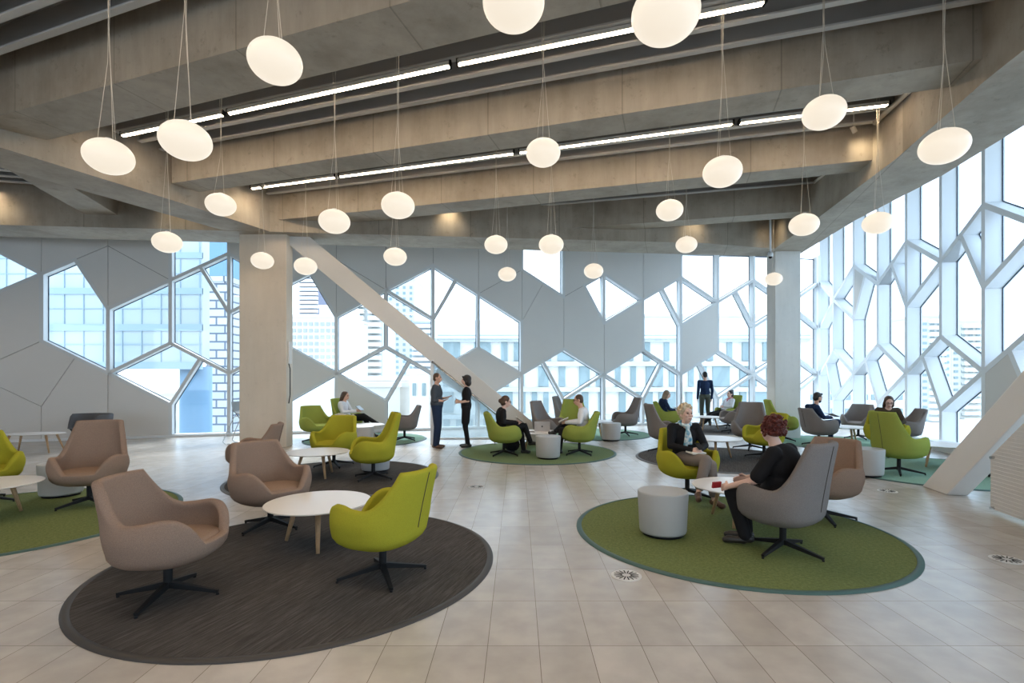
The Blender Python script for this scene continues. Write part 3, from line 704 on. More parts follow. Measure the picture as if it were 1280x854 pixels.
# bar stool by column
g = empty('bar_stool', (-6.62, 12.42, 0), R(90)); tag(g, 'chrome wire bar stool with grey seat behind left column', 'bar stool')
mb = MB(); pr = [(-.18, .02), (-.05, 0), (.1, .01), (.17, .06), (.2, .16), (.22, .28)]
vs = []; fs = []
for i, (y, z) in enumerate(pr):
    for s in (-1, 1): vs += [(s*.19, y, .72+z), ]
    for s in (-1, 1): vs += [(s*.19, y-.006, .72+z+.018)]
for i in range(len(pr)-1):
    a, b_ = 4*i, 4*i+4; fs += [(a, a+1, b_+1, b_), (a+2, b_+2, b_+3, a+3), (a, b_, b_+2, a+2), (a+1, a+3, b_+3, b_+1)]
fs += [(0, 2, 3, 1), (len(vs)-4, len(vs)-3, len(vs)-1, len(vs)-2)]
mb.add(vs, fs).build('seat', M['trim_seat'], g)
for s in (-1, 1):
    MB().tube([(s*.16, .12, .73), (s*.17, .02, .6), (s*.2, -.2, .25), (s*.21, -.26, .02), (s*.21, -.2, .012), (s*.21, .36, .012), (s*.2, .42, .06), (s*.18, .30, .36), (s*.17, .16, .66), (s*.14, -.1, .72)], .010, 8).build('sled_frame', M['chrome'], g, smooth=True)
MB().tube([(-.2, -.2, .25), (.2, -.2, .25)], .009).build('footrest', M['chrome'], g)
# ------------------------------------------------------------------ TABLES
def make_table():
    g = empty('coffee_table')
    MB().lathe([(.40, .375), (.47, .388), (.482, .393), (.482, .400), (.478, .403)], 96).build('table_top', M['table_white'], g)
    for k in range(3):
        a = R(50+120*k); MB().tube([(.23*math.cos(a), .23*math.sin(a), .378), (.34*math.cos(a), .34*math.sin(a), .012)], [.027, .016], 14).build('leg', M['wood'], g, smooth=True)
    return g
tb = None
TG = 'round white coffee tables'
for x, y, rz, lb in ((-1.9, 4.89, 0, 'round white coffee table in the left foreground on dark carpet'), (-3.2, 8.2, 20, 'round white coffee table between lime chairs, middle left'), (-5.93, 5.72, 30, 'round white coffee table cut by left edge'),
                  (2.42, 5.62, 190, 'round white coffee table between the two chatting women'), (3.86, 10.0, 200, 'round white coffee table directly behind the blonde woman'), (5.72, 15.5, 60, 'round white coffee table beside man standing at the window'),
                  (.45, 11.2, 40, 'round white coffee table with books and laptop between readers'), (-3.85, 12.9, 10, 'round white coffee table before the woman with tablet'), (2.1, 13.9, 0, 'round white coffee table by grey chair near centre window'),
                  (7.93, 12.35, 90, 'round white coffee table under the bearded man\'s foot'), (7.5, 9.12, 150, 'round white coffee table partly behind the white brace')):
    if tb is None: tb = make_table(); tb.location = (x, y, .013); tb.rotation_euler = (0, 0, R(rz)); tag(tb, lb, 'table', TG); tk = children(tb)
    else: dup(tb, (x, y, .013), R(rz), lb, TG, tk)
g = empty('oval_coffee_table', (-10.4, 11.0, 0), R(8)); tag(g, 'oval white coffee table with wooden legs by left wall', 'table')
MB().lathe([(.50, .375), (.60, .39), (.60, .40)], 64, sx=1, sy=.5).build('table_top', M['table_white'], g)
for sx, sy in ((-1, -1), (1, -1), (1, 1), (-1, 1)): MB().tube([(.34*sx, .15*sy, .38), (.45*sx, .22*sy, 0)], [.024, .014], 10).build('leg', M['wood'], g, smooth=True)
# drum stools
ds = None
for x, y, lb in ((1.475, 5.2, 'white drum side table left of the blonde woman'), (-3.12, 4.42, 'white drum side table hidden behind nearest beige chair'), (-6.15, 6.9, 'white drum side table behind the tall beige chair'), (-2.42, 8.72, 'white drum side table behind the lime high-back chair'),
              (.6, 10.08, 'white drum side table between the two seated readers'), (2.36, 12.95, 'white drum side table right of the man in white shirt'), (5.66, 8.3, 'white drum side table left of green high-back chair'), (-3.62, 12.0, 'white drum side table before the woman with tablet')):
    if ds is None:
        g = empty('drum_table', (x, y, .013)); MB().lathe([(.225, .03), (.232, .05), (.250, .425), (.247, .437), (.240, .44)], 64).build('drum', M['drum_white'], g, smooth=False)
        MB().lathe([(.2, .0), (.2, .032)], 40).build('plinth', M['black_metal'], g); tag(g, lb, 'side table', 'white drum side tables'); ds = g; dk = children(g)
        for ch in dk:
            for p in ch.data.polygons: p.use_smooth = len(p.vertices) == 4
    else: dup(ds, (x, y, .013), 0, lb, 'white drum side tables', dk)
# ------------------------------------------------------------------ PENDANT LAMPS
def make_pendant(L):
    g = empty('pendant_lamp')
    gl = MB().ell((0, 0, 0), (.205, .205, .158), nu=48, nv=24).build('lamp_globe', M['lamp_glow'], g, smooth=True)
    MB().lathe([(.03, .150), (.03, .172)], 16).build('lamp_cap', M['vent_metal'], gl)
    for k in range(3):
        a = R(90+120*k); t = random.uniform(.35, .6)
        MB().tube([(.085*math.cos(a), .085*math.sin(a), .140), (.008*math.cos(a), .008*math.sin(a), L*t), (.03*math.cos(a+2), .03*math.sin(a+2), L)], .0026, 5).build('cord', M['cord'], g)
    MB().lathe([(.055, L-.03), (.055, L)], 16).build('ceiling_cap', M['vent_metal'], g)
    return g
PL = [(136, 196, 54, 'pendant globe lamp at upper left before the diagonal girder, low one'), (232, 176, 59, 'pendant globe lamp at upper left, second from left edge'), (344, 77, 64, 'large pendant globe lamp under the front beam at left'),
 (642, 4, 77, 'large pendant globe lamp cut by top edge, centre'), (832, 18, 84, 'largest pendant globe lamp at top, right of centre'), (679, 191, 43, 'pendant globe lamp at centre overlapping rear light line'), (903, 215, 47, 'pendant globe lamp right of centre below the rear light line'),
 (1030, 141, 49.5, 'pendant globe lamp in front of right end of rear light line'), (1180, 183, 53, 'pendant globe lamp nearest the right glass wall'), (1097, 279, 34, 'pendant globe lamp against soffit by right glass wall'), (1005, 281, 34.5, 'pendant globe lamp below the right girder corner'),
 (967, 349, 20.5, 'small pendant globe lamp in front of right column'), (837, 263, 33, 'pendant globe lamp under farthest cross beam'), (858, 306, 26, 'small pendant globe lamp at back girder, right of centre'), (742, 339, 24, 'small pendant globe lamp beside the triangular window'), (689, 306, 31, 'pendant globe lamp before the top sky window'),
 (620, 306, 29, 'pendant globe lamp on back girder at centre'), (634, 343, 22.5, 'smallest pendant globe lamp, low at centre'), (497.5, 257, 41, 'pendant globe lamp left of centre on third beam'), (494, 321, 28.5, 'small pendant globe lamp over grey wall panels left of centre'),
 (418, 277, 38, 'pendant globe lamp above the back brace top'), (382, 333, 27.5, 'small pendant globe lamp by back brace upper end'), (328, 326, 26.5, 'small pendant globe lamp in front of left column'), (276, 256, 35, 'pendant globe lamp on diagonal girder face'), (209, 303, 33, 'pendant globe lamp above the left window')]
for px, py, w, lb in PL:
    Y = F*.41/w; X = (px-CX)/F*Y; Z = EYE + (CY-py)*Y/F
    L = DECK - Z
    o = make_pendant(L); o.location = (X, Y, Z); tag(o, lb, 'lamp', 'pendant globe lamps')
# hanging security camera
g = empty('security_camera', (6.35, 12.95, 0)); Y = 12.95; X = (963-CX)/F*Y; Y = 12.3; X = (963-CX)/F*Y; g.location = (X, Y, 4.5); tag(g, 'white ceiling camera on a drop pole near right column', 'camera')
MB().tube([(0, 0, .1), (0, 0, DECK-4.5)], .022, 12).build('pole', M['mullion'], g, smooth=True)
MB().lathe([(.055, .0), (.06, .05), (.05, .11)], 20).build('housing', M['mullion'], g, smooth=True)
MB().ell((0, 0, 0), (.045, .045, .045)).build('dome', M['black_metal'], g, smooth=True)

# ------------------------------------------------------------------ OUTSIDE
tag(MB().box((10, 150, -9), (700, 500, .4)).build('ground', M['ground_out']), kind='structure')
def bx0(px, Y): return (px-CX)/F*Y
def bz(py, Y): return EYE + (CY-py)*Y/F
def building(label, x0, x1, ytop, Y, depth, m, wins=None, wm='out_window', rot=0, zb=-9, slabs=None, cat='building', group=None, roof=None):
    """x0,x1 in metres, ytop as height z; wins=(cols, rows, wfrac, hfrac, z0, z1)"""
    w = x1-x0; g = empty('building', ((x0+x1)/2, Y, zb), R(rot)); tag(g, label, cat, group)
    H = ytop - zb
    MB().box((0, depth/2, H/2), (w, depth, H)).build('walls', M[m], g)
    MB().box((0, depth/2, H+.25), (w+.4, depth+.4, .5)).build('roof_parapet', M[m if not roof else roof], g)
    if wins:
        c, r, wf, hf, z0, z1 = wins; me = None; dw = w/c; dz = (z1-z0)/r
        for i in range(c):
            for j in range(r):
                x = -w/2 + dw*(i+.5); z = z0 - zb + dz*(j+.5)
                if me is None:
                    o = MB().box((0, 0, 0), (dw*wf, .3, dz*hf)).build('window', M[wm], g); me = o
                else: o = me.copy(); COL.objects.link(o)
                o.location = (x, -.02, z)
    if slabs:
        n, z0, z1, dd, xs = slabs; me = None
        for j in range(n):
            z = z0 - zb + (z1-z0)*j/(n-1)
            for (a, b) in xs:
                if me is None: o = MB().box((0, 0, 0), ((b-a)*w, dd, .9)).build('balcony', M['out_white'], g); me = o
                else: o = me.copy(); COL.objects.link(o)
                o.location = (-w/2 + (a+b)/2*w, -dd/2, z)
    return g
# left: glass bridge-like block with blue bands
Y = 21.0
g = empty('glass_building', (bx0(100, Y), Y, 0)); tag(g, 'near glass office block with pale blue bands behind left windows', 'building')
ox = bx0(100, Y); xa, xb = bx0(-160, Y)-ox, bx0(249, Y)-ox
MB().box(((xa+xb)/2, .45, (bz(453, Y)+14)/2), (xb-xa, .5, 14-bz(453, Y))).build('glass_wall', M['out_glass'], g)
for py, h in ((457, .30), (409, .28), (363, .26), (318, .25), (268, .25)):
    MB().box(((xa+xb)/2, .2, bz(py, Y)), (xb-xa, .1, h)).build('spandrel_band', M['out_band'], g)
for i in range(16):
    x = xb - .1 - i*.80
    MB().box((x, .185, (bz(457, Y)+12)/2), (.03, .04, 12-bz(457, Y))).build('window_mullion', M['out_band'], g)
for py in (430, 385, 341, 296): MB().box(((xa+xb)/2, .19, bz(py, Y)), (xb-xa, .04, .03)).build('transom', M['out_band'], g)
MB().lathe([(.6, -9), (.6, bz(458, Y))], 40, c=(bx0(228, Y)-ox, .9, 0)).build('round_column', M['out_blue'], g, smooth=True)
# dark tower with white blocks
def brickm():
    m = bpy.data.materials.new('out_blocks'); m.use_nodes = True; n = m.node_tree; b = n.nodes['Principled BSDF']
    tc = n.nodes.new('ShaderNodeTexCoord'); mp = n.nodes.new('ShaderNodeMapping'); mp.inputs['Rotation'].default_value = (R(90), 0, 0)
    br = n.nodes.new('ShaderNodeTexBrick'); br.inputs['Scale'].default_value = .8; br.inputs['Color1'].default_value = (.5, .5, .5, 1); br.inputs['Color2'].default_value = (.40, .42, .44, 1)
    br.inputs['Mortar'].default_value = (.10, .12, .16, 1); br.inputs['Mortar Size'].default_value = .07; br.inputs['Row Height'].default_value = .62; br.inputs['Brick Width'].default_value = 1.3
    n.links.new(tc.outputs['Object'], mp.inputs['Vector']); n.links.new(mp.outputs[0], br.inputs['Vector']); n.links.new(br.outputs['Color'], b.inputs['Base Color']); M['out_blocks'] = m
brickm()
Y = 48; building('dark tower faced with white blocks behind left windows', bx0(257, Y), bx0(284, Y), bz(352, Y), Y, 6, 'out_blocks')
Y = 70; building('tall dark blue tower above the white block tower', bx0(258, Y), bx0(279, Y), bz(250, Y), Y, 6, 'out_blue')
Y = 90; building('pale low buildings beyond street at far left', bx0(120, Y), bx0(300, Y), bz(493, Y), Y, 10, 'out_cream', (14, 2, .5, .4, -8, -2))
Y = 75; building('low beige block beside the blue round column', bx0(244, Y), bx0(278, Y), bz(503, Y), Y, 6, 'out_beige')
# parked cars beyond
for i, (px, Y, c, lb) in enumerate(((258, 55, 'out_grey', 'grey car parked outside, left of blue column gap'), (272, 58, 'out_white', 'white car parked outside beyond left windows'), (286, 61.5, 'out_purple', 'dark car parked outside nearest the left column'),
        (372, 60, 'out_white', 'white car parked outside, first right of left column'), (384, 63, 'out_purple', 'dark car parked outside right of left column'), (395, 66, 'out_cream', 'cream car parked outside right of left column'), (406, 69, 'out_grey', 'grey car parked outside behind the tablet reader'))):
    g = empty('car', (bx0(px, Y), Y, -8.8), 0); tag(g, lb, 'car', 'parked cars outside')
    mb = MB(); mb.prism([(-2, -.85, .35), (2, -.85, .35), (2, .85, .35), (-2, .85, .35)], [(-2, -.85, .85), (2, -.85, .85), (2, .85, .85), (-2, .85, .85)])
    mb.prism([(-1.3, -.8, .85), (1.2, -.8, .85), (1.2, .8, .85), (-1.3, .8, .85)], [(-.8, -.65, 1.4), (.7, -.65, 1.4), (.7, .65, 1.4), (-.8, .65, 1.4)]); mb.build('car_body', M[c], g)
    for x in (-1.25, 1.25):
        MB().tube([(x, -.9, .33), (x, -.6, .33)], .33, 14).build('wheel', M['black_metal'], g)
Y = 85; building('white office block with square window grid right of left column', bx0(364, Y), bx0(421, Y), bz(397, Y), Y, 14, 'out_white', (8, 9, .62, .55, bz(475, Y), bz(401, Y)), wm='out_window_warm')
Y = 80; building('white stepped top storey above the square window grid', bx0(362, Y), bx0(405, Y), bz(372, Y), Y+12, 6, 'out_white', zb=bz(398, 80)+.9)
Y = 160; building('purple-grey striped tower seen over white office block', bx0(374, Y), bx0(398, Y), bz(330, Y), Y, 20, 'out_purple', slabs=(12, bz(395, Y), bz(335, Y), 1.2, ((0, 1),)))
Y = 100; building('pale block with small windows before balcony tower', bx0(422, Y), bx0(441, Y), bz(400, Y), Y, 10, 'out_cream', (3, 9, .6, .5, bz(475, Y), bz(402, Y)))
Y = 114; building('apartment tower with stacked balconies left of back brace', bx0(441, Y), bx0(478, Y), bz(376, Y), Y, 12, 'out_pale', (2, 12, .35, .5, bz(475, Y), bz(380, Y)), slabs=(12, bz(472, Y), bz(382, Y), 1.5, ((.03, .42), (.56, .97))))
Y = 200; building('faint round-topped tower behind the back brace', bx0(484, Y), bx0(518, Y), bz(350, Y), Y, 20, 'out_pale', (4, 16, .4, .5, bz(470, Y), bz(356, Y)))
Y = 150; building('blue-grey striped tower behind the back brace', bx0(516, Y), bx0(545, Y), bz(404, Y), Y, 20, 'out_grey', slabs=(10, bz(470, Y), bz(408, Y), 1.2, ((0, 1),)))
Y = 60; building('low white rooftops beyond woman with tablet', bx0(440, Y), bx0(560, Y), bz(476, Y), Y, 12, 'out_white')
Y = 52; building('low beige wall block beyond woman with tablet', bx0(425, Y), bx0(500, Y), bz(484, Y), Y, 5, 'out_cream'); 
Y = 50; building('small white roof plant box left of standing man', bx0(512, Y), bx0(536, Y), bz(468, Y), Y, 4, 'out_white', (2, 1, .35, .6, bz(500, Y), bz(474, Y)))
# long civic building with tall narrow windows
Y = 40; x0, x1 = bx0(548, Y), bx0(1010, Y)
g = empty('building', ((x0+x1)/2, Y, -9)); tag(g, 'long cream civic building with tall narrow windows across the street', 'building'); w = x1-x0
zt = bz(424, Y)
MB().box((0, 8, (zt+9)/2), (w, 16, zt+9)).build('walls', M['out_white'], g)
MB().prism([(-w/2-.5, -.6, zt+9), (w/2+.5, -.6, zt+9), (w/2+.5, 16, zt+9), (-w/2-.5, 16, zt+9)], [(-w/2-.5, 1.2, zt+10.6), (w/2+.5, 1.2, zt+10.6), (w/2+.5, 16, zt+11.2), (-w/2-.5, 16, zt+11.2)]).build('sloped_roof', M['out_pale'], g)
MB().box((0, -.1, bz(421, Y)+9), (w, .5, .25)).build('cornice', M['out_grey'], g)
random.seed(11)
for (ya, yb) in ((451, 428), (483, 458), (516, 490), (545, 524)):
    MB().box((0, -.15, bz(yb-3, Y)+9), (w, .35, .35)).build('floor_band', M['out_pale'], g)
    x = -w/2+.4
    while x < w/2-1.3:
        ww = random.choice((.4, .5, .8, 1.3)); MB().box((x+ww/2, -.02, (bz(ya, Y)+bz(yb, Y))/2+9), (ww, .3, bz(yb, Y)-bz(ya, Y))).build('window', M['out_window'], g); x += ww + random.choice((.5, .8, 1.1))
Y = 110; building('pale upper storey building above civic building, centre right', bx0(760, Y), bx0(960, Y), bz(396, Y), Y, 20, 'out_pale', (16, 2, .5, .45, bz(420, Y), bz(400, Y)))
# through right glass wall
def tower(label, pxa, pxb, py, Y, m, cols, rows, rot=0):
    building(label, bx0(pxa, Y), bx0(pxb, Y), bz(py, Y), Y, 14, m, (cols, rows, .55, .4, bz(545, Y), bz(py+5, Y)), slabs=(rows, bz(540, Y), bz(py+6, Y), 1.0, ((.25, .75),)))
tower('pale apartment tower beyond right glass wall, left one', 1151, 1188, 396, 120, 'out_pale', 4, 18)
tower('pale apartment tower beyond right glass wall, right one', 1190, 1236, 402, 128, 'out_cream', 5, 18)
tower('lower apartment block beyond right glass wall', 1118, 1146, 448, 150, 'out_pale', 4, 10)
tower('small pale apartment block seen left of the seated woman with glasses', 1080, 1112, 440, 170, 'out_cream', 4, 9)
Y = 90; building('low long pale building beyond right glass wall', bx0(1000, Y), bx0(1130, Y), bz(482, Y), Y, 12, 'out_white', (12, 3, .6, .4, -8, bz(488, Y)))
# ------------------------------------------------------------------ PEOPLE
def V(*a): return Vector(a)
def remeshed(mb, name, m, parent, vox=.010, it=4, fac=.5):
    me = bpy.data.meshes.new('tmp'); me.from_pydata(mb.v, [], mb.f); me.update()
    bm = bmesh.new(); bm.from_mesh(me); bmesh.ops.recalc_face_normals(bm, faces=bm.faces); bm.to_mesh(me); bm.free()
    o = bpy.data.objects.new('tmp', me); COL.objects.link(o)
    r = o.modifiers.new('r', 'REMESH'); r.mode = 'VOXEL'; r.voxel_size = vox
    if it: k = o.modifiers.new('s', 'SMOOTH'); k.iterations = it; k.factor = fac
    dg = bpy.context.evaluated_depsgraph_get(); dg.update(); nm = bpy.data.meshes.new_from_object(o.evaluated_get(dg))
    bpy.data.objects.remove(o); bpy.data.meshes.remove(me)
    nm.name = name; nm.materials.clear(); nm.materials.append(m); nm.shade_smooth()
    q = bpy.data.objects.new(name, nm); COL.objects.link(q); q.parent = parent
    return q
def align(d, ref=(0, 1, 0)):
    z = Vector(d).normalized(); y = Vector(ref); x = y.cross(z).normalized(); y = z.cross(x)
    return Matrix((x, y, z)).transposed()
SEAT = dict(pelvis=V(0, .10, .50), chest=V(0, .155, .80), neck=V(0, .13, .955), head=V(0, .085, 1.10),
    shL=V(.165, .14, .905), shR=V(-.165, .14, .905), elL=V(.235, .03, .68), elR=V(-.235, .03, .68), wrL=V(.09, -.17, .64), wrR=V(-.09, -.17, .64),
    hipL=V(.085, .08, .49), hipR=V(-.085, .08, .49), knL=V(.10, -.36, .50), knR=V(-.10, -.36, .50), anL=V(.11, -.40, .10), anR=V(-.11, -.40, .10),
    toL=V(.12, -.55, .035), toR=V(-.12, -.55, .035), hdL=None, hdR=None)
STAND = dict(pelvis=V(0, 0, .98), chest=V(0, .01, 1.27), neck=V(0, .01, 1.45), head=V(0, -.01, 1.61),
    shL=V(.185, .01, 1.40), shR=V(-.185, .01, 1.40), elL=V(.22, .04, 1.12), elR=V(-.22, .04, 1.12), wrL=V(.22, -.04, .87), wrR=V(-.22, -.04, .87),
    hipL=V(.09, 0, .93), hipR=V(-.09, 0, .93), knL=V(.10, -.02, .50), knR=V(-.10, -.02, .50), anL=V(.10, .02, .09), anR=V(-.10, .02, .09),
    toL=V(.12, -.14, .03), toR=V(-.12, -.14, .03), hdL=None, hdR=None)
def hand(mb, w, e, hd, side, curl=.5, palm=None, k=1.0):
    d = (Vector(hd)-w).normalized() if hd is not None else (w-e).normalized()
    pn = Vector(palm) if palm is not None else V(side*-1.0, 0, -.35)      # palm normal
    pn = (pn - d*pn.dot(d)).normalized(); s = d.cross(pn).normalized()      # across the palm
    if s.dot(V(0, -1, .3)) < 0: s = -s                                       # thumb side
    Mx = Matrix((s, pn, d)).transposed()
    c = w + d*.045*k; mb.ell(c, (.037*k, .015*k, .048*k), Mx, 12, 8); mb.cap(w - d*.01, .024*k, w + d*.02*k, .024*k, 10)
    for j, (o, L) in enumerate(((.028, .066), (.0095, .074), (-.0095, .070), (-.028, .054))):
        b = w + d*.082*k + s*o*k; d1 = (d*math.cos(curl*.7) + pn*math.sin(curl*.7)); d2 = (d*math.cos(curl*1.9) + pn*math.sin(curl*1.9))
        m1 = b + d1*L*.5*k; m2 = m1 + d2*L*.5*k
        mb.cap(b - d*.02*k, .0095*k, m1, .0088*k, 8); mb.cap(m1, .0088*k, m2, .0075*k, 8)
    t0 = w + d*.025*k + s*.025*k; t1 = t0 + (s*.7+d*.6+pn*.3).normalized()*.035*k; t2 = t1 + (s*.1+d*.9+pn*.5).normalized()*.03*k
    mb.cap(t0, .013*k, t1, .011*k, 8); mb.cap(t1, .011*k, t2, .009*k, 8)
def person(label, loc, rz, base, joints, skin='skin', top='cloth_black', bottom='cloth_black', shoes='shoe_black', hair='short', hairm='hair_dark',
           yaw=0, pitch=0, sleeve=1.0, legend=1.0, vox=.010, skirt=False, wide=1.0, glasses=False, scarf=None, curlL=.5, curlR=.5, palmL=None, palmR=None, scale=1.0, beard=False, loose=0, collar=None):
    g = empty('person', loc, R(rz)); g.scale = (scale,)*3; tag(g, label, 'person')
    J = dict(base); J.update({k: Vector(v) for k, v in joints.items()})
    hm = Matrix.Rotation(R(yaw), 3, 'Z') @ Matrix.Rotation(R(pitch), 3, 'X'); hc = J['head']
    def hp(x, y, z): return hc + hm @ Vector((x, y, z))
    sp = J['chest']-J['pelvis']; A = align(sp, (0, 1, 0)); up = sp.normalized(); wst = J['pelvis'].lerp(J['chest'], .45)
    sk = MB()
    # head
    sk.ell(hp(0, .012, .022), (.074, .092, .092), hm, 24, 16); sk.ell(hp(0, -.022, -.045), (.056, .066, .068), hm, 20, 14); sk.ell(hp(0, -.048, -.086), (.026, .024, .022), hm, 12, 8)
    sk.cap(hp(0, -.084, .012), .010, hp(0, -.104, -.026), .013, 8); sk.ell(hp(.012, -.094, -.03), (.009,)*3, None, 8, 6); sk.ell(hp(-.012, -.094, -.03), (.009,)*3, None, 8, 6)
    sk.ell(hp(0, -.085, -.056), (.024, .012, .007), hm, 10, 6); sk.ell(hp(0, -.083, -.067), (.020, .012, .007), hm, 10, 6)
    for s in (-1, 1):
        sk.ell(hp(s*.076, .012, -.008), (.009, .018, .032), hm, 10, 8); sk.ell(hp(s*.030, -.076, .030), (.026, .012, .007), hm, 10, 6); sk.ell(hp(s*.038, -.066, -.022), (.022, .018, .020), hm, 10, 8)
    sk.cap(J['neck'] - up*.05, .055*wide, hp(0, .012, -.065), .048, 14)
    # torso under the clothes
    sk.ell(J['chest'], (.140*wide, .095*wide, .17), A, 20, 12); sk.ell(wst, (.120*wide, .088*wide, .15), A, 20, 12); sk.ell(J['pelvis'], (.145*wide, .11*wide, .12), A, 20, 12)
    sk.cap(J['shL'], .05, J['neck'] - up*.04, .05, 12); sk.cap(J['shR'], .05, J['neck'] - up*.04, .05, 12)
    for s, L in ((1, 'L'), (-1, 'R')):
        sh, el, wr = J['sh'+L], J['el'+L], J['wr'+L]
        sk.cap(sh, .046*wide, el, .036, 12); sk.cap(el, .037, wr, .025, 12)
        hand(sk, wr, el, J['hd'+L], s, curlL if s > 0 else curlR, palmL if s > 0 else palmR)
        hi, kn, an, to = J['hip'+L], J['kn'+L], J['an'+L], J['to'+L]
        sk.cap(hi, .078, kn, .052, 12); sk.cap(kn, .05, kn.lerp(an, .35), .05, 12); sk.cap(kn.lerp(an, .35), .05, an, .032, 12)
        he = an + (an-kn).normalized()*.035; sk.cap(an, .03, he, .03, 10); sk.cap(he, .028, to, .022, 10)
    remeshed(sk, 'body', M[skin], g, vox, 3, .4)
    # features
    for s in (-1, 1):
        MB().ell(hp(s*.031, -.078, .010), (.014, .007, .0065), hm, 12, 8).build('eye', M['eye'], g, smooth=True)
        MB().tube([hp(s*.014, -.0885, .030), hp(s*.030, -.089, .036), hp(s*.050, -.074, .029)], .0035, 6).build('eyebrow', M[hairm], g, smooth=True)
    MB().tube([hp(-.024, -.088, -.060), hp(-.012, -.0965, -.0605), hp(.012, -.0965, -.0605), hp(.024, -.088, -.060)], .0045, 6).build('lips', M['lip'], g, smooth=True)
    # top
    q = MB(); lo = loose
    q.ell(J['chest'], ((.158+lo)*wide, (.112+lo)*wide, .185), A, 24, 14); q.ell(wst, ((.142+lo)*wide, (.106+lo)*wide, .18), A, 24, 14)
    q.ell(J['pelvis'] + up*.05, ((.158+lo)*wide, (.122+lo)*wide, .11), A, 24, 14)
    for L in 'LR':
        sh, el, wr = J['sh'+L], J['el'+L], J['wr'+L]; q.cap(sh, .062*wide, J['neck'] - up*.055, .058, 12); sl = sleeve
        if sl <= .5: q.cap(sh, .060*wide, sh.lerp(el, sl*2), .052*wide+lo*.5, 12)
        else:
            q.cap(sh, .060*wide, el, .047+lo*.4, 12); q.cap(el, .047+lo*.4, el.lerp(wr, (sl-.5)*2), .036+lo*.3, 12)
    remeshed(q, 'shirt', M[top], g, max(vox, .009), 4)
    # bottom
    if skirt:
        q = MB(); q.ell(J['pelvis'], (.165*wide, .125*wide, .13), A, 20, 12)
        q.cap(J['hipL'], .105, J['hipL'].lerp(J['knL'], .72), .100, 14); q.cap(J['hipR'], .105, J['hipR'].lerp(J['knR'], .72), .100, 14)
        q.cap((J['hipL']+J['hipR'])/2, .10, (J['hipL'].lerp(J['knL'], .72)+J['hipR'].lerp(J['knR'], .72))/2, .09, 14); remeshed(q, 'skirt', M[top], g, max(vox, .009), 4)
    q = MB(); q.ell(J['pelvis'], (.160*wide, .122*wide, .12), A, 20, 12)
    for L in 'LR':
        hi, kn, an = J['hip'+L], J['kn'+L], J['an'+L]; e = kn.lerp(an, legend)
        q.cap(hi, .092*wide, kn, .066*(1+(wide-1)*.6), 14); q.cap(kn, .065*(1+(wide-1)*.6), e, (.040 if skirt else .050)*wide, 14)
    remeshed(q, 'tights' if skirt else 'trousers', M[bottom], g, max(vox, .009), 4)
    for L in 'LR':
        kn, an, to = J['kn'+L], J['an'+L], J['to'+L]; sh_ = MB(); ax = (to-an); ax = (ax - (an-kn).normalized()*ax.dot((an-kn).normalized())).normalized()
        dn = (an-kn).normalized(); he = an + dn*.045 - ax*.035
        sh_.cap(he, .036, to, .030, 12); sh_.cap(he+ax*.06, .036, to-ax*.03, .036, 12)
        if shoes == 'shoe_black': sh_.cap(he, .036, an, .040, 12)
        remeshed(sh_, 'shoe', M[shoes], g, .009, 3)
    # hair
    h = MB(); rn = random.Random(hash(label) % 1000 if False else len(label))
    if hair in ('short', 'blonde'): h.ell(hp(0, .026, .034), (.083, .092, .093), hm, 24, 16); h.ell(hp(0, .050, -.012), (.076, .062, .080), hm, 20, 12)
    if hair == 'short': h.cap(hp(-.04, -.045, .095), .024, hp(.045, -.045, .095), .024)
    if hair == 'crop': h.ell(hp(0, .020, .030), (.079, .090, .089), hm, 24, 16); h.ell(hp(0, .045, -.012), (.072, .060, .070), hm, 20, 12)
    if hair == 'blonde':
        h.ell(hp(0, .034, .040), (.095, .100, .095), hm, 20, 14)
        for k in range(70):
            a = rn.uniform(0, 6.28); e = rn.uniform(-.5, 1.5); r = .096; p = (r*math.cos(e)*math.cos(a), .026 + r*math.cos(e)*math.sin(a)*1.05, .045 + r*math.sin(e))
            if p[1] < -.03 and p[2] < .075: continue
            h.ell(hp(*p), (rn.uniform(.014, .026),)*3, None, 8, 6)
    if hair == 'curly':
        h.ell(hp(0, .030, .030), (.092, .098, .094), hm, 20, 14)
        for k in range(240):
            a = rn.uniform(0, 6.28); e = rn.uniform(-.8, 1.5); q_ = rn.uniform(.95, 1.12); p = (.103*q_*math.cos(e)*math.cos(a), .034 + .107*q_*math.cos(e)*math.sin(a), .030 + .106*q_*math.sin(e))
            if p[1] < -.045 and p[2] < .065: continue
            h.ell(hp(*p), (rn.uniform(.008, .015),)*3, None, 8, 6)
    if hair in ('long', 'bob', 'bun', 'bunlow'):
        h.ell(hp(0, .026, .034), (.084, .094, .094), hm, 24, 16); h.ell(hp(0, .050, -.02), (.080, .066, .085), hm, 20, 12)
    if hair == 'bob':
        h.ell(hp(0, .03, .035), (.100, .108, .102), hm, 20, 14); h.ell(hp(0, .06, -.06), (.108, .078, .095), hm, 20, 14); h.cap(hp(-.05, -.07, .085), .022, hp(.05, -.07, .085), .022)
    if hair == 'bob':
        for s in (-1, 1): h.cap(hp(s*.070, .0, .03), .028, hp(s*.075, .01, -.085), .026)
        h.ell(hp(0, .06, -.05), (.090, .058, .085), hm, 20, 12)
    if hair == 'long':
        for s in (-1, 1): h.cap(hp(s*.068, .005, .03), .026, hp(s*.075, .03, -.10), .030)
        h.cap(hp(0, .065, -.02), .07, hp(0, .095, -.24), .05); h.cap(hp(.05, .06, -.05), .045, hp(.055, .085, -.22), .035); h.cap(hp(-.05, .06, -.05), .045, hp(-.055, .085, -.22), .035)
    if hair == 'bun': h.ell(hp(.0, .085, .10), (.045,)*3, None, 12, 8)
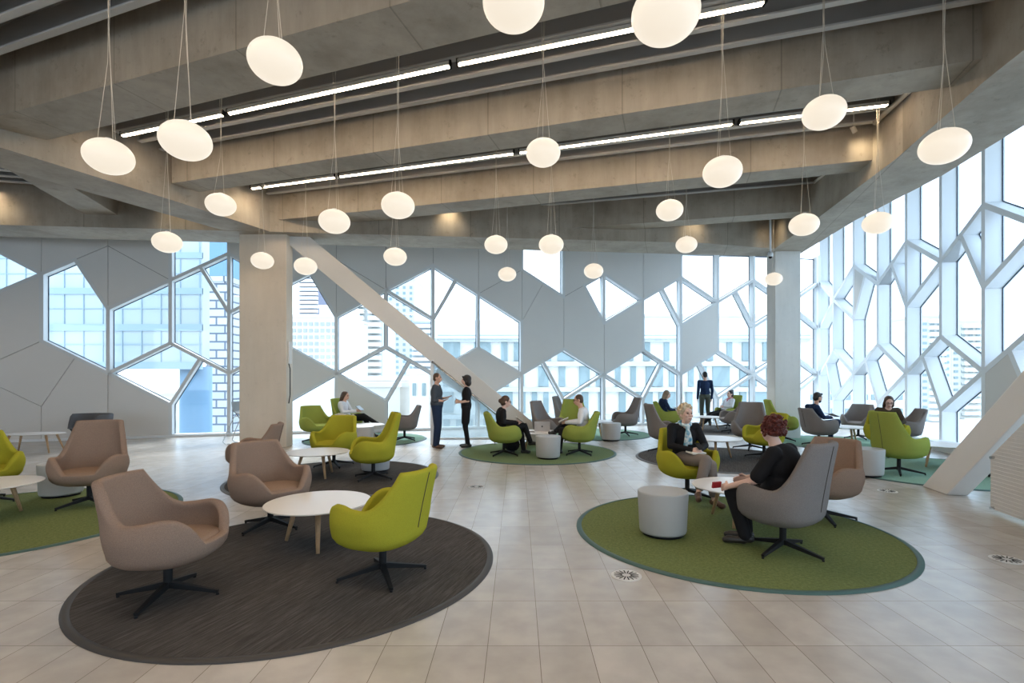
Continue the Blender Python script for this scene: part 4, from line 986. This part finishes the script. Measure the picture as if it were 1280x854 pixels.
    if hair == 'bunlow': h.ell(hp(.0, .115, -.01), (.04, .05, .05), hm, 12, 8)
    if beard: h.ell(hp(0, -.036, -.072), (.058, .058, .048), hm, 16, 10)
    remeshed(h, 'hair', M[hairm], g, .0065 if vox < .008 else .010, 1 if hair in ('curly', 'blonde') else 2)
    if glasses:
        q = MB()
        for s in (-1, 1):
            q.tube([hp(s*.032+.022*math.cos(a*.524), -.097, .008+.018*math.sin(a*.524)) for a in range(13)], .0022, 6)
            q.tube([hp(s*.054, -.094, .012), hp(s*.078, .0, .012)], .002, 6)
        q.tube([hp(-.01, -.1, .01), hp(.01, -.1, .01)], .002, 6); q.build('glasses', M['black_metal'], g)
    if scarf:
        q = MB(); nk = J['neck']; n = 16
        q.tube([nk + V(.072*math.cos(6.283*k/n), .070*math.sin(6.283*k/n)-.012, .015 + .022*math.sin(6.283*k/n)) for k in range(n+1)], .024, 10)
        f = nk + V(0, -.095, -.04)
        for s, L in ((1, .22), (-1, .30)):
            q.tube([f + V(s*-.02, 0, .03), f + V(s*.012, -.018, -.06), f + V(s*.03, -.020, -L*.7), f + V(s*.035, -.012, -L)], [.020, .026, .030, .026], 10)
        remeshed(q, 'scarf', M[scarf], g, .008, 2)
    if collar: MB().tube([J['neck'] + V(.058*math.cos(6.283*k/14), .056*math.sin(6.283*k/14)-.006, -.005) for k in range(15)], .012, 8).build('collar', M[collar], g, smooth=True)
    return g
P_ = {}
# 1 blonde woman, legs crossed, scarf
person('seated woman with short blonde hair, black jacket and blue scarf, legs crossed', (2.27, 6.80, .012), 6, SEAT,
    dict(knR=(.03, -.43, .555), anR=(-.115, -.54, .20), toR=(-.17, -.67, .13), hipR=(-.085, .08, .50), knL=(.10, -.42, .49), anL=(.10, -.50, .10), toL=(.15, -.64, .035),
         wrL=(.075, -.18, .655), wrR=(-.055, -.20, .655), hdL=(.0, -.25, .665), hdR=(.03, -.26, .66), elL=(.24, .02, .68), head=(0, .065, 1.095)),
    skin='skin_pale', top='cloth_black', bottom='cloth_taupe', shoes='shoe_brown', hair='blonde', hairm='hair_blonde', yaw=8, pitch=-4, vox=.0065, wide=1.18, scarf='scarf_blue', legend=.86, curlL=.8, curlR=.7)
# 2 red curly hair from behind
person('seated woman with curly dark red hair in black top, seen from behind', (2.36, 4.76, .012), 132+90, SEAT,
    dict(pelvis=(0, .07, .50), chest=(0, .10, .80), neck=(0, .06, .96), head=(0, .0, 1.10), shL=(.18, .09, .90), shR=(-.18, .09, .90), elL=(.26, -.04, .66), elR=(-.25, -.06, .66), wrL=(.22, -.30, .56), wrR=(-.14, -.28, .60), hdL=(.18, -.40, .53),
         knL=(.11, -.32, .48), knR=(-.10, -.32, .49), anL=(.10, -.20, .10), toL=(.17, -.36, .035), anR=(-.06, -.26, .10), toR=(.0, -.43, .035)),
    skin='skin_pale', top='cloth_black', bottom='cloth_black', shoes='shoe_black', hair='curly', hairm='hair_red', yaw=-22, pitch=2, vox=.0065, sleeve=.42, wide=1.22, loose=.012)
# 3 standing man, grey shirt
person('standing man in charcoal shirt and dark jeans, gesturing with both hands', (-1.83, 11.62, 0), 90-3, STAND,
    dict(elL=(.24, .05, 1.12), wrL=(.15, -.18, 1.15), hdL=(.12, -.32, 1.19), elR=(-.22, .04, 1.11), wrR=(-.12, -.16, 1.09), hdR=(-.08, -.28, 1.12)),
    top='cloth_charcoal', bottom='cloth_denim', shoes='shoe_brown', hair='crop', hairm='hair_brown', sleeve=.72, vox=.0085, wide=1.14, loose=.010, curlL=.15, curlR=.4, scale=.985, pitch=4, palmL=(0, 0, 1), palmR=(0, 0, 1))
# 4 standing woman black dress
person('standing woman in black dress and tights holding a phone', (-1.18, 11.75, 0), -90+4, STAND,
    dict(elL=(.20, .05, 1.12), wrL=(.08, -.17, 1.08), hdL=(.04, -.25, 1.12), elR=(-.20, .05, 1.12), wrR=(-.08, -.17, 1.10), hdR=(-.04, -.25, 1.14), anL=(.10, .06, .09), toL=(.11, -.10, .03)),
    skin='skin_pale', top='cloth_black', bottom='cloth_black', hair='bob', hairm='hair_dark', sleeve=.42, skirt=True, vox=.0085, scale=.955, wide=1.02, loose=.006, curlL=.9, curlR=.9)
# 5 seated in black reading
person('seated reader in black clothes with dark tied hair holding open book', (-.28, 10.5, .012), 98, SEAT,
    dict(pelvis=(0, .06, .50), chest=(0, .06, .80), neck=(0, .02, .96), head=(0, -.045, 1.09), shL=(.165, .03, .90), shR=(-.165, .03, .90), wrL=(.08, -.26, .66), wrR=(-.08, -.26, .66), knR=(-.02, -.42, .60), anR=(.06, -.56, .26), toR=(.06, -.71, .22), anL=(.10, -.42, .10)),
    skin='skin_pale', hair='bunlow', hairm='hair_brown', pitch=14, vox=.009, glasses=True)
# 6 man white shirt
person('seated man in white shirt with glasses reading, ankle resting on knee', (1.28, 10.6, .012), 260, SEAT,
    dict(pelvis=(0, .06, .50), chest=(0, .08, .80), neck=(0, .04, .97), head=(0, -.02, 1.12), shL=(.175, .06, .90), shR=(-.175, .06, .90), wrL=(.09, -.26, .66), wrR=(-.08, -.24, .66), knR=(-.12, -.38, .56), anR=(.12, -.50, .46), toR=(.24, -.60, .46), knL=(.10, -.36, .50)),
    skin='skin', top='cloth_white', bottom='cloth_black', hair='crop', hairm='hair_brown', pitch=14, vox=.009, glasses=True, loose=.008)
# 7 long-haired woman by window
person('seated woman with long ash-blonde hair reading by window, seen from behind', (4.4, 15.0, .012), 92, SEAT, dict(head=(0, .02, 1.09), neck=(0, .07, .955)),
    skin='skin_pale', top='cloth_navy', hair='long', hairm='hair_ash', pitch=12, vox=.011)
# 8 man standing at window
person('man in navy sweater standing at window with his back to us', (6.22, 17.0, 0), 178, STAND, dict(anL=(.09, .0, .09), anR=(-.14, .06, .09), toR=(-.17, -.1, .03)),
    top='cloth_navy', bottom='cloth_olive', shoes='shoe_brown', hair='crop', hairm='hair_dark', vox=.011, scale=1.04, pitch=6)
# 9 woman red scarf, legs stretched
person('reclining woman with dark bun and red scarf, legs stretched out', (6.60, 16.2, .012), -75, SEAT,
    dict(pelvis=(0, -.06, .50), chest=(0, .10, .76), neck=(0, .15, .92), head=(0, .14, 1.06), shL=(.16, .13, .87), shR=(-.16, .13, .87), knL=(.08, -.52, .42), knR=(-.06, -.54, .44), anL=(.05, -.90, .14), anR=(-.03, -.92, .13), toL=(.06, -1.02, .12), toR=(-.04, -1.04, .12), hipL=(.085, -.08, .49), hipR=(-.085, -.08, .49), wrL=(.06, -.12, .68), wrR=(-.06, -.14, .68)),
    skin='skin_pale', top='cloth_white', bottom='cloth_black', hair='bun', hairm='hair_dark', vox=.011, scarf='scarf_red')
# 10 bearded man
person('seated bearded man in navy sweater reading, ankle on knee', (6.98, 11.9, .012), 95, SEAT,
    dict(pelvis=(0, .04, .50), chest=(0, .08, .80), neck=(0, .05, .97), head=(0, .0, 1.12), wrL=(.10, -.24, .66), wrR=(-.08, -.26, .66), knR=(-.14, -.38, .57), anR=(.10, -.56, .46), toR=(.22, -.64, .44), knL=(.10, -.38, .50)),
    skin='skin', top='cloth_navy', bottom='cloth_denim', shoes='shoe_brown', hair='short', hairm='hair_dark', pitch=14, vox=.010, beard=True)
# 11 woman with glasses
person('seated woman in dark olive sweater with glasses, looking down', (7.66, 10.55, .012), -25, SEAT,
    dict(head=(0, .03, 1.08), neck=(0, .09, .95), elL=(.25, .03, .68), elR=(-.25, .03, .68)),
    skin='skin_pale', top='cloth_brown', bottom='cloth_denim', hair='long', hairm='hair_brown', pitch=22, vox=.010, glasses=True)
# 12 woman with tablet
person('seated woman in white blouse reading a tablet, dark long hair', (-4.5, 13.62, .012), 82, SEAT,
    dict(pelvis=(0, .04, .50), knR=(0, -.42, .58), anR=(.03, -.74, .40), toR=(.03, -.88, .36), knL=(.09, -.42, .50), anL=(.09, -.62, .12), toL=(.09, -.77, .05), wrL=(.09, -.24, .70), wrR=(-.09, -.24, .70)),
    skin='skin', top='cloth_white', bottom='cloth_black', hair='long', hairm='hair_brown', pitch=12, vox=.010)
# ------------------------------------------------------------------ things held and lying about
def local(loc, rz, p, s=1.0):
    c, n = math.cos(R(rz)), math.sin(R(rz)); return (loc[0]+s*(p[0]*c-p[1]*n), loc[1]+s*(p[0]*n+p[1]*c), loc[2]+s*p[2])
def slab(name, label, cat, pos, rot, d, m, parent=None, bev=.003):
    o = MB().box((0, 0, 0), d).build(name, M[m], bevel=bev); o.location = pos; o.rotation_euler = tuple(R(a) for a in rot); tag(o, label, cat); return o
def book(label, pos, rot):
    g = empty('open_book', pos); g.rotation_euler = tuple(R(a) for a in rot); tag(g, label, 'book')
    for s in (-1, 1):
        mb = MB(); mb.prism([(0, -.1, 0), (s*.14, -.1, .02), (s*.14, .1, .02), (0, .1, 0)], [(0, -.1, .014), (s*.14, -.1, .03), (s*.14, .1, .03), (0, .1, .014)]); mb.build('page_block', M['paper'], g)
book('open book held by the person in black in centre', local((-.28, 10.5, .012), 98, (0, -.33, .70)), (35, 0, 98))
book('open papers held by the man in white shirt', local((1.28, 10.6, .012), 260, (0, -.32, .69)), (25, 0, 260))
book('open book on the bearded man\'s lap', local((6.98, 11.9, .012), 95, (0, -.34, .70)), (20, 0, 95))
book('book on the lap of long-haired woman by window', local((4.4, 15.0, .012), 92, (0, -.28, .665)), (15, 0, 92))
slab('tablet', 'grey tablet held by the woman in white blouse', 'tablet', local((-4.5, 13.62, .012), 82, (0, -.32, .775)), (40, 0, 82), (.24, .17, .012), 'tablet_grey')
slab('phone', 'dark phone held by the woman in black dress', 'phone', local((-1.18, 11.75, 0), -86, (0, -.26, 1.10), .955), (78, 0, -86), (.08, .17, .012), 'tablet_grey')
slab('phone', 'black phone in the hands of the blonde woman', 'phone', local((2.27, 6.80, .012), 6, (.03, -.245, .705)), (25, 0, 10), (.075, .15, .012), 'black_metal')
slab('notebook', 'cream notebook under the blonde woman\'s hands', 'notebook', local((2.27, 6.80, .012), 6, (0, -.22, .625)), (6, 0, 20), (.21, .15, .018), 'paper')
slab('phone_case', 'dark red phone case in the red-haired woman\'s hand', 'phone', (1.93, 4.965, .56), (10, 0, 20), (.10, .02, .06), 'red_case')
slab('tablet', 'thin silver tablet lying on the drum table left of the blonde woman', 'tablet', (1.45, 5.2, .447), (0, 0, 15), (.19, .15, .010), 'laptop_silver')
slab('notebook', 'closed brown notebook on table between the seated readers', 'notebook', (.22, 11.15, .415), (0, 0, 8), (.28, .2, .022), 'cloth_taupe')
g = empty('laptop', (.55, 11.35, .403), R(175)); tag(g, 'open silver laptop on table between the seated readers', 'laptop')
MB().box((0, 0, .008), (.34, .23, .014)).build('keyboard_base', M['laptop_silver'], g, bevel=.004); mb = MB(); mb.bar((0, .115, .012), (0, .17, .235), .34, .008, up=(0, 1, 0)); ld = mb.build('lid', M['laptop_silver'], g, bevel=.003)
MB().ell((0, .152, .125), (.017, .004, .02), None, 12, 8).build('lid_mark', M['cloth_charcoal'], ld)
mb = MB(); mb.ell((0, 0, .15), (.17, .11, .15)); mb.ell((0, -.08, .11), (.12, .06, .09)); mb.ell((0, .0, .26), (.12, .08, .07)); o = remeshed(mb, 'backpack', M['cloth_black'], None, .012, 3); o.location = (-.12, 10.98, 0.012); tag(o, 'black backpack on carpet under the reader in black', 'backpack')
MB().tube([(-.05, 0, .3), (-.04, 0, .37), (.04, 0, .37), (.05, 0, .3)], .012).build('handle', M['cloth_black'], o)
mb = MB()
for k in range(7): mb.cap((-.22+.07*k, -.02*(k % 2), .62+.03*math.sin(k)), .05, (-.24+.075*k, -.06, .36), .045)
o = remeshed(mb, 'coat', M['coat'], None, .014, 3); o.location = (-4.42, 13.12, 0.0); tag(o, 'beige coat draped over arm of the tablet reader\'s chair', 'coat')
